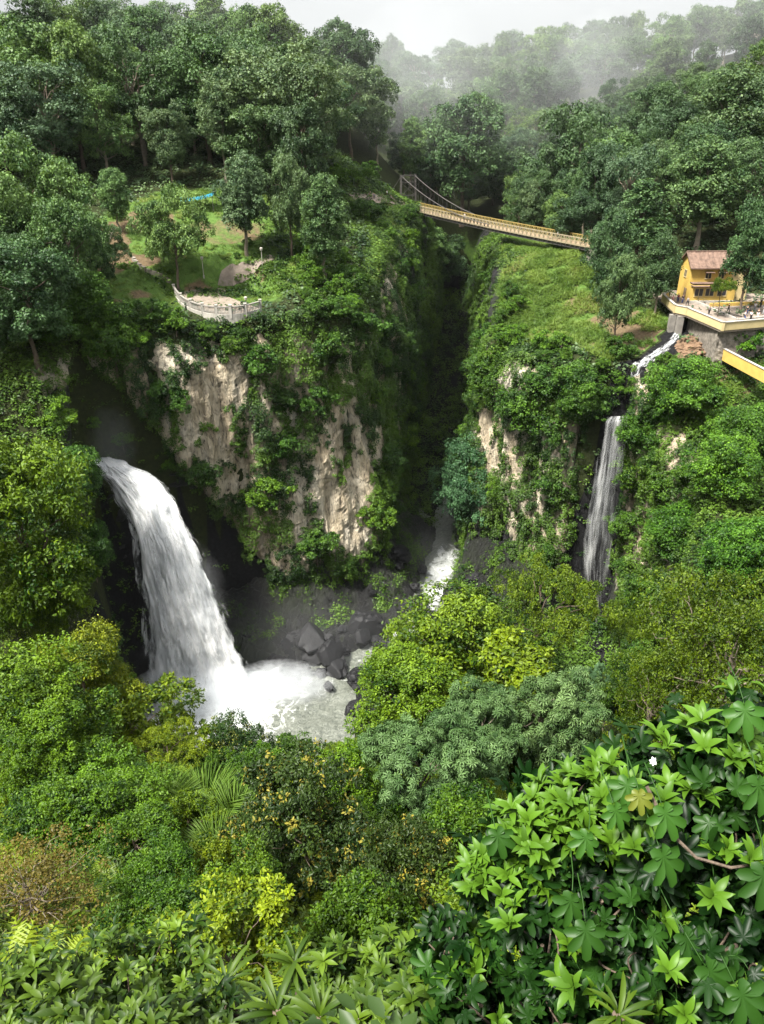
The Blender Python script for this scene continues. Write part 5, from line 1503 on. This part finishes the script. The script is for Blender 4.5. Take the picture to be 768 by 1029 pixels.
def fig():
    rng = np.random.default_rng(44)
    base = np.array([2.7, 5.2, float(hgt(2.7, 5.2)[0]) - .1])
    e = tag(empty('fig_tree', base), 'large leafy fig with big hand shaped leaves close below the viewpoint', 'tree')
    lobes = [(548, 838, 7.4, 62), (508, 884, 7.4, 52), (590, 815, 7.3, 55), (640, 800, 7.1, 70), (722, 765, 6.9, 66), (775, 745, 6.8, 60), (690, 850, 6.8, 85), (605, 905, 6.9, 85), (545, 950, 7.0, 65), (760, 850, 6.7, 90), (740, 950, 6.5, 100),
             (455, 960, 7.6, 40), (650, 985, 6.5, 90), (480, 1010, 7.3, 45), (570, 1030, 6.7, 70), (745, 1050, 6.3, 90), (820, 930, 6.6, 90)]
    top, low, tb = MB(), MB(), MB()
    tips = []
    for px, py, t, r in lobes:
        c = at_t(px, py, t); R_ = r * t / FPX
        tips.append(c)
        for k in range(24 if (px < 600 and py < 900) else 9 if py < 860 else 4):          # upright light shoots over the top, top light put into the tint
            d = unit(np.array([rng.normal() * .75, -.35 + rng.normal() * .6, abs(rng.normal()) * .8 + .45]))
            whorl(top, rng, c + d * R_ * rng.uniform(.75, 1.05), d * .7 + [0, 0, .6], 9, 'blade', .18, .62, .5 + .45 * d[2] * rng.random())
        for k in range(15):         # hand shaped leaves on stalks, lower down and inside, painted dark for shade
            d = unit(np.array([rng.normal(), -.5 + rng.normal() * .7, rng.normal() * .7 - .2]))
            whorl(low, rng, c + d * R_ * rng.uniform(.25, .95), d + [0, 0, .2], 3, 'palm', .225 * rng.uniform(.65, 1.25), 1.3, .15 + .35 * rng.random() ** 2, low, .4)
        m = 110                     # inner leaves, their shade put into a near black tint
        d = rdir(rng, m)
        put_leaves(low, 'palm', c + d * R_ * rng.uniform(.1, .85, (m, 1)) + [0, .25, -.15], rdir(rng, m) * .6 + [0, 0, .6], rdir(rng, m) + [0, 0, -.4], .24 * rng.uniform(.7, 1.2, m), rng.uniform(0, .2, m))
    for px, py, t, s, tl in ((666, 862, 6.1, .36, .62), (588, 842, 6.3, .25, .75), (618, 815, 6.3, .25, .8), (642, 800, 6.2, .22, .95), (668, 818, 6.1, .32, .75), (500, 840, 6.9, .30, .5), (572, 905, 6.4, .30, .5), (588, 935, 6.3, .34, .45), (715, 978, 6.0, .42, .5),
                             (745, 1000, 5.9, .40, .45), (760, 790, 6.1, .34, .6), (748, 715, 6.3, .34, .8), (765, 880, 6.0, .38, .4), (630, 790, 6.4, .33, .7), (690, 945, 6.1, .34, .35)):
        p = at_t(px, py, t)         # the largest open leaves, facing out over the slope
        nrm = unit(np.array([rng.normal() * .25, -.72, .62])); dn = unit(np.array([rng.normal() * .5, -.35, -.75]))
        put_leaves(low, 'palm', p[None] - dn * s * .3, nrm[None], dn[None], s, np.array([tl]))
        low.tube([p - dn * s * .3, p - dn * s * .55 + [0, .08, 0], p - dn * s * .8 + [0, .25, -.03]], [.005, .005, .006], 5, cap=False)
    top.build('shoot_leaves', M['leaf_glossy'], e, off=base); low.build('leaves', M['leaf_fig_shaded'], e, off=base)
    stems(tb, rng, base, tips, .07, .018, 7)
    for c in tips:
        for k in range(5):
            d = rdir(rng, 1)[0]; d[2] = abs(d[2]); stems(tb, rng, c - [0, 0, .3], [c + d * .25], .014, .006, 5)
    q = [at_t(*a) for a in ((650, 790, 6.3), (672, 835, 6.15), (700, 862, 6.1), (735, 872, 6.1), (765, 868, 6.2))]
    tb.tube(q, [.016, .015, .013, .012, .01], 6)
    tb.build('trunk', M['bark'], e, off=base)
    p = at_t(657, 765, 6.25); fl = MB()
    for k in range(7):
        a = k * .9; put_leaves(fl, 'oval', p[None], np.array([[math.cos(a) * .5, -.6, .6]]), np.array([[math.cos(a), -.25, math.sin(a)]]), .038, np.array([.5]))
    fl.build('flower', M['petal'], e, off=base)
fig()

def leafy(name, label, px, py, t, rpx, seed, mat='leaf_fresh', size=.2, n=60, tone=.5, tint=(1, 1, 1), kind='blade', cat='shrub', group=None):
    rng = np.random.default_rng(seed)
    c = at_t(px, py, t); R_ = rpx * t / FPX
    base = np.array([c[0], c[1] + .2, float(hgt(c[0], c[1] + .2)[0]) - .1])
    e = tag(empty(name, base), label, cat, group)
    lf, tb, tips = MB(), MB(), []
    for k in range(n):
        d = rdir(rng, 1)[0]; d[2] = abs(d[2]) * .9 - .25 * rng.random(); d[1] -= .2
        p = c + d * R_ * [1, 1, 1.0] * rng.uniform(.45, 1.05)
        whorl(lf, rng, p, d * .5 + [0, 0, .9], rng.integers(7, 12), kind, size * rng.uniform(.8, 1.2), .95, np.clip(tone + rng.normal() * .18, 0, .85))
        if k % 3 == 0: tips.append(p)
    m = n * 9; d = rdir(rng, m)
    put_leaves(lf, kind, c + d * R_ * rng.uniform(.1, .85, (m, 1)) - [0, -.1, .25 * R_], rdir(rng, m) * .6 + [0, 0, .7], rdir(rng, m), size * rng.uniform(.7, 1.1, m), rng.uniform(0, .4, m))
    o = lf.build('crown', M[mat], e, off=base); o.color = (*tint, 1)
    stems(tb, rng, base, tips, .03, .008, 5)
    tb.build('stem_lattice', M['bark'], e, off=base)
NS = [(28, 1000, 9.6, 62, 1.15, 'yellow green leafy shrub in the bottom corner of the view under the rust coloured shrub'), (110, 985, 10.4, 62, 1.2, 'pale green leafy shrub right of the one in the corner'), (172, 968, 11.0, 60, 1.25, 'tall light green shrub with pale shoot tips below the dark green shrub'),
      (75, 1035, 8.8, 60, .9, 'low dark green shrub on the bottom edge between two paler shrubs'), (205, 1025, 9.2, 48, .9, 'low green shrub left of the strap leaved rosettes'), (345, 985, 10.2, 50, 1.2, 'light green shrub right behind the strap leaved rosettes'),
      (398, 975, 10.2, 46, 1.25, 'light green shrub below the smaller yellow tipped tree'), (385, 1030, 8.6, 50, 1.1, 'low broad leaved shrub on the bottom edge beside the rosettes'), (440, 1020, 8.4, 46, 1.2, 'broad leaved shrub on the bottom edge touching the fig'),
      (145, 1040, 8.6, 45, 1.0, 'small leafy shrub on the bottom edge below the pale green one')]
for i, (px, py, t, r, k, lb) in enumerate(NS):
    leafy('shrub', lb, px, py, t, r, 60 + i, size=.17 if t > 9 else .20, n=44, tone=.38, tint=(k * .50, k * .62, k * .8))

def rosette(px, py, t, seed, label, ln=.85, n=20, mat='leaf_fresh', tone=.25, tint=(.7, .82, .9)):
    rng = np.random.default_rng(seed)
    c = at_t(px, py, t)
    gz = float(hgt(c[0], c[1])[0])
    ln *= .58
    e = tag(empty('strap_leaved_plant', (c[0], c[1], gz)), label, 'plant', 'strap leaved rosettes')
    tb = MB(); tb.tube([[0, 0, -.2], [.05, 0, (c[2] - gz) * .5], [0, 0, c[2] - gz]], [.07, .06, .05], 7); tb.build('stem', M['bark'], e)
    lf = MB(); whorl(lf, rng, np.array([0, 0, c[2] - gz]), np.array([0, 0, 1.0]), n, 'strap', ln, .85, tone)
    o = lf.build('leaves', M[mat], e); o.color = (*tint, 1)
for i, (px, py, t, l, lb) in enumerate(((278, 1016, 8.8, .85, 'largest strap leaved rosette on the bottom edge of the slope'), (228, 985, 9.8, .7, 'strap leaved rosette behind and left of the largest one'), (322, 1022, 8.6, .7, 'strap leaved rosette right of the largest one'),
                                     (296, 968, 10.2, .65, 'strap leaved rosette highest on the slope above the largest one'), (622, 1020, 5.9, .45, 'small strap leaved rosette in the dark under the fig'))):
    rosette(px, py, t, 90 + i, lb, l)

def tussock(px, py, y, h, seed, label, mat='leaf_grass'):
    rng = np.random.default_rng(seed)
    c = at(px, py, y); gz = float(hgt(c[0], y)[0])
    e = empty('grass_tussock', (c[0], y, gz)); tag(e, label, 'grass tussock', 'grass tussocks on the slope')
    n = 800
    a = rng.uniform(0, 6.28, n); r = rng.uniform(0, 1, n) ** .6 * .5
    P = np.c_[np.cos(a) * r, np.sin(a) * r, np.zeros(n)] * h * .5 + [0, 0, max(c[2] - gz - h, 0)]
    Y = np.c_[np.cos(a) * .55, np.sin(a) * .55, np.ones(n)] + rng.normal(size=(n, 3)) * .22
    Zn = np.c_[-np.cos(a), -np.sin(a), np.ones(n) * .5]
    V0, F0 = TMPL['strap']; keep = TMPL['strap']
    TMPL['strap'] = (V0 * [.16, 1, 1.15], F0)
    lf = MB(); put_leaves(lf, 'strap', P, Zn, Y, h * rng.uniform(.55, 1.15, n), np.clip(rng.normal(.45, .2, n), 0, .92)); TMPL['strap'] = keep
    o = lf.build('blades', M[mat], e); o.color = (.85, .95, .7, 1)
for i, (px, py, y, h, lb) in enumerate(((205, 792, 29, 2.4, 'grass tussock highest on the slope left of the large dark tree'), (232, 805, 28, 2.2, 'grass tussock close against the large dark tree'), (185, 825, 27, 2.0, 'grass tussock between the thick dark shrub and the other tussocks'),
                                       (215, 845, 25, 2.0, 'grass tussock in the middle of the group left of the large dark tree'), (245, 850, 24, 1.9, 'lowest grass tussock at the foot of the large dark tree'), (165, 792, 29, 1.9, 'grass tussock beside the thick dark green shrub'), (390, 905, 19, 1.5, 'lone grass tussock under the smaller yellow tipped tree'))):
    tussock(px, py, y, h, 120 + i, lb)
plant_px('rust', 'rust_shrub', 16, 852, 16.0, (1, 1, 1), 1.0, rng=rp, cat='shrub', label='rust brown twiggy shrub at the edge of the slope')

ground_cover('near_undergrowth', 'dark low plants covering the ground close below the viewpoint', 'leaf_dark',
             lambda x, y, g: seen(x, y, 1.3) & (y > 2.5), (-14, 14), (2.5, 14), 1500, 'oval', .16, 27, nl=40, rr=(.3, .8), hmul=1.0)
ground_cover('fern_cover', 'feathery ferns spread over the slope below the viewpoint', 'leaf_fresh',
             lambda x, y, g: seen(x, y, 1.2) & (y > 7), (-30, 30), (7, 45), 1500, 'frond', .85, 28, nl=9, rr=(.2, .6), upright=1.1)
gr = random.Random(77); spots = [(a['x'], a['y'], a['h']) for a in ALL if a['y'] < 62]
for _ in range(900):
    x, y = gr.uniform(-24, 26), gr.uniform(10, 52)
    if abs(x) > y * .5 + 3 or (x > 1.5 and y < 14): continue
    qx, qy = proj((x, y, float(hgt(x, y)[0]) + 2))
    if qx[0] < 110 and 830 < qy[0] < 1000: continue
    if any(math.hypot(x - a, y - b_) < 2.6 for a, b_, c_ in spots): continue
    if len(spots) > 90: break
    spots.append((x, y, 3))
    t = np.array(gr.choice([(.6, .85, .5), (.9, 1.0, .6), (.45, .7, .5), (1.2, 1.15, .6), (1.5, 1.4, .7)]))
    plant('mid_bush', 'shrub', x, y, gr.uniform(2.0, 4.2), tint=tuple(t), wide=gr.uniform(.8, 1.2), rng=gr, cat='shrub', note='slope')
# ------------------------------------------------------------------ labels for the many plants: look, place and neighbour
def labels():
    bpy.context.view_layer.update()
    dg = bpy.context.evaluated_depsgraph_get()
    import mathutils
    seen_ = {}
    for iy in range(0, 1029, 7):
        for ix in range(0, 768, 7):
            d = at_t(ix, iy, 1.0); o, dirv = mathutils.Vector((0, 0, 0)), mathutils.Vector(d).normalized()
            for _ in range(5):
                hit, loc, nr, fi, ob, mx = S.ray_cast(dg, o, dirv)
                if not hit or not ob.name.startswith('mist'): break
                o = loc + dirv * .02
            if hit:
                r = ob.parent or ob
                s = seen_.setdefault(r.name, [0, 0, 0]); s[0] += 1; s[1] += ix; s[2] += iy
    LM = [('the blue tarp', 200, 200), ('the stone lookout', 218, 303), ('the winding path', 245, 275), ('the bridge tower', 412, 195), ('the bridge middle', 500, 225), ('the bridge end', 585, 245), ('the yellow house', 712, 270),
          ('the terrace corner', 690, 315), ('the lower terrace', 745, 365), ('the waterfall lip', 112, 466), ('the dark hollow', 150, 400), ('the wide waterfall', 190, 590), ('the big tan rock', 215, 430), ('the slim tan rock', 345, 480), ('the white stream', 430, 590),
          ('the dark gorge', 430, 420), ('the slim waterfall', 603, 500), ('the earth mound', 697, 350), ('the grassy bank', 520, 300), ('the black boulders', 350, 680), ('the rust shrub', 30, 905), ('the large dark tree', 302, 850), ('the fig', 640, 860),
          ('the skyline gap', 180, 20), ('the skyline', 330, 25), ('the far ridge top', 520, 45), ('the highest ridge trees', 700, 20), ('the pointed conifer', 650, 210), ('the huge dark tree', 172, 110), ('the silvery tree', 235, 125), ('the west path', 105, 245)]
    rows = {}
    for a in ALL:
        o = a['o']; t = a['tint']
        if a['group']: o['group'] = a['group']
        if a['label']: o['label'] = a['label']; continue
        y, x = a['y'], a['x']
        if a['note'] in ('west', 'east'): zone, grp = f"on the {a['note']} cliff", f"shrubs on the {a['note']} cliff"
        elif a['note'] == 'rim': zone, grp = ('on the west rim' if x < 12 else 'on the east rim'), 'shrubs along the gorge rim'
        elif a['note'] == 'slope': zone, grp = 'on the near slope', 'shrubs on the slope below the viewpoint'
        elif y > 332: zone, grp = 'on the misty ridge', 'trees of the misty far ridge'
        elif x > 36 and y < 252: zone, grp = 'on the house hill', 'trees on the hill behind the house'
        elif x > -10 and y > 240: zone, grp = 'behind the bridge', 'trees in the valley behind the bridge'
        elif y < 140: zone, grp = 'on the west bank', 'trees on the west bank'
        else: zone, grp = 'on the near hill', 'trees of the near hill forest'
        o['group'] = grp
        lum, warm, blue = sum(t) / 3, t[0] / t[1], t[2] / t[1]
        hue = 'grey green' if blue > .98 and lum > 1.15 else 'light green' if lum > 1.22 else 'dark green' if lum < .98 else 'mid green'
        form = {'forest_round': 'rounded tree', 'forest_wide': 'spreading tree', 'forest_tall': 'slender tree'}.get(a['key'], 'shrub')
        s = seen_.get(o.name)
        if not s:
            o['label'] = f"{form.split()[-1]} standing hidden behind nearer leaves {zone}"
            continue
        cx, cy = s[1] / s[0], s[2] / s[0]
        nm, lx, ly = min(LM, key=lambda q: math.hypot(q[1] - cx, (q[2] - cy) * 1.1))
        dx, dy = cx - lx, cy - ly
        rel = 'close by' if math.hypot(dx, dy) < 22 else ('above' if dy < 0 else 'below') if abs(dy) > abs(dx) else ('left of' if dx < 0 else 'right of')
        rows.setdefault((hue, form, zone, rel, nm), []).append((cx, o))
    ORD = ['first', 'second', 'third', 'fourth', 'fifth', 'sixth', 'seventh', 'eighth', 'ninth', 'tenth']
    for (hue, form, zone, rel, nm), v in rows.items():
        v.sort(key=lambda q: q[0])
        for i, (cx, o) in enumerate(v):
            tail_ = '' if len(v) == 1 else ', leftmost such' if i == 0 else ', rightmost such' if i == len(v) - 1 else f', {ORD[min(i, 9)]} from left'
            o['label'] = f"{hue} {form} {zone} {rel} {nm}{tail_}"
labels()
# ------------------------------------------------------------------ light, air, camera
def lighting():
    w = bpy.data.worlds.new('World'); S.world = w; w.use_nodes = True
    nt = w.node_tree; nt.nodes.clear()
    out = nt.nodes.new('ShaderNodeOutputWorld')
    sky = nt.nodes.new('ShaderNodeTexSky'); sky.sky_type = 'NISHITA'; sky.sun_disc = False
    el, az = R(60), R(234)      # az: compass-like, from +Y clockwise
    sky.sun_elevation = el; sky.sun_rotation = az
    sky.air_density = 1.0; sky.dust_density = 4.0
    hs = N(nt, 'ShaderNodeHueSaturation', Saturation=0.12, Value=1.0)
    nt.links.new(sky.outputs[0], hs.inputs['Color'])
    tc = nt.nodes.new('ShaderNodeTexCoord')
    sx = nt.nodes.new('ShaderNodeSeparateXYZ'); nt.links.new(tc.outputs['Generated'], sx.inputs[0])
    # an overcast sky: about three times as bright overhead as at the horizon, with faint cloud
    cl = noise(nt, mapping(nt, tc.outputs['Generated'], (1, 1, 2.5)), 1.6, 5, 0.55, 0.4)
    grad = ramp(nt, sx.outputs['Z'], [(0.0, (3.4, 3.5, 3.62)), (0.25, (4.3, 4.4, 4.5)), (0.9, (14, 14.2, 14.5))])
    cloud = mixrgb(nt, 1.0, grad, ramp(nt, cl, [(0.3, 0.9), (0.7, 1.06)]), 'MULTIPLY')
    c = mixrgb(nt, 0.85, hs.outputs[0], cloud)
    bg = N(nt, 'ShaderNodeBackground', Strength=0.068)
    nt.links.new(c, bg.inputs['Color']); nt.links.new(bg.outputs[0], out.inputs[0])
    l = bpy.data.lights.new('sun', 'SUN'); l.energy = 5.0; l.angle = R(9); l.color = (1, .96, .88)
    o = bpy.data.objects.new('sun', l); COL.objects.link(o)
    d = np.array([math.sin(az) * math.cos(el), math.cos(az) * math.cos(el), math.sin(el)])
    import mathutils
    o.rotation_euler = mathutils.Vector(d).to_track_quat('Z', 'Y').to_euler()
    o.location = (0, -20, 60)
lighting()

def haze():
    m, nt, out = new_mat('haze_air')
    v = N(nt, 'ShaderNodeVolumePrincipled', Density=HAZE)
    v.inputs['Color'].default_value = (0.93, 0.965, 1.0, 1)
    nt.links.new(v.outputs[0], out.inputs['Volume'])
    mb = MB(); mb.box((0, 240, -16), (1300, 620, 156)); 
    o = mb.build('haze', m); tag(o, 'thin pale haze hanging in the valley air', 'haze', kind='stuff')
HAZE = 0.00002
haze()

cam = bpy.data.cameras.new('camera'); co = bpy.data.objects.new('camera', cam); COL.objects.link(co)
cam.sensor_fit = 'VERTICAL'; cam.sensor_height = 24; cam.lens = 12 / (CYP / FPX)
cam.clip_start = .1; cam.clip_end = 6000
co.location = (0, 0, 0); co.rotation_euler = (R(90) - PITCH, 0, 0)
S.camera = co
vs = S.view_settings; vs.view_transform = 'Standard'; vs.look = 'None'; vs.gamma = 1; vs.use_curve_mapping = False; vs.exposure = 1.5
cy = S.cycles
cy.max_bounces = 6; cy.diffuse_bounces = 1; cy.glossy_bounces = 2; cy.transmission_bounces = 3; cy.volume_bounces = 4; cy.transparent_max_bounces = 12
cy.use_denoising = True
cy.caustics_reflective = False; cy.caustics_refractive = False
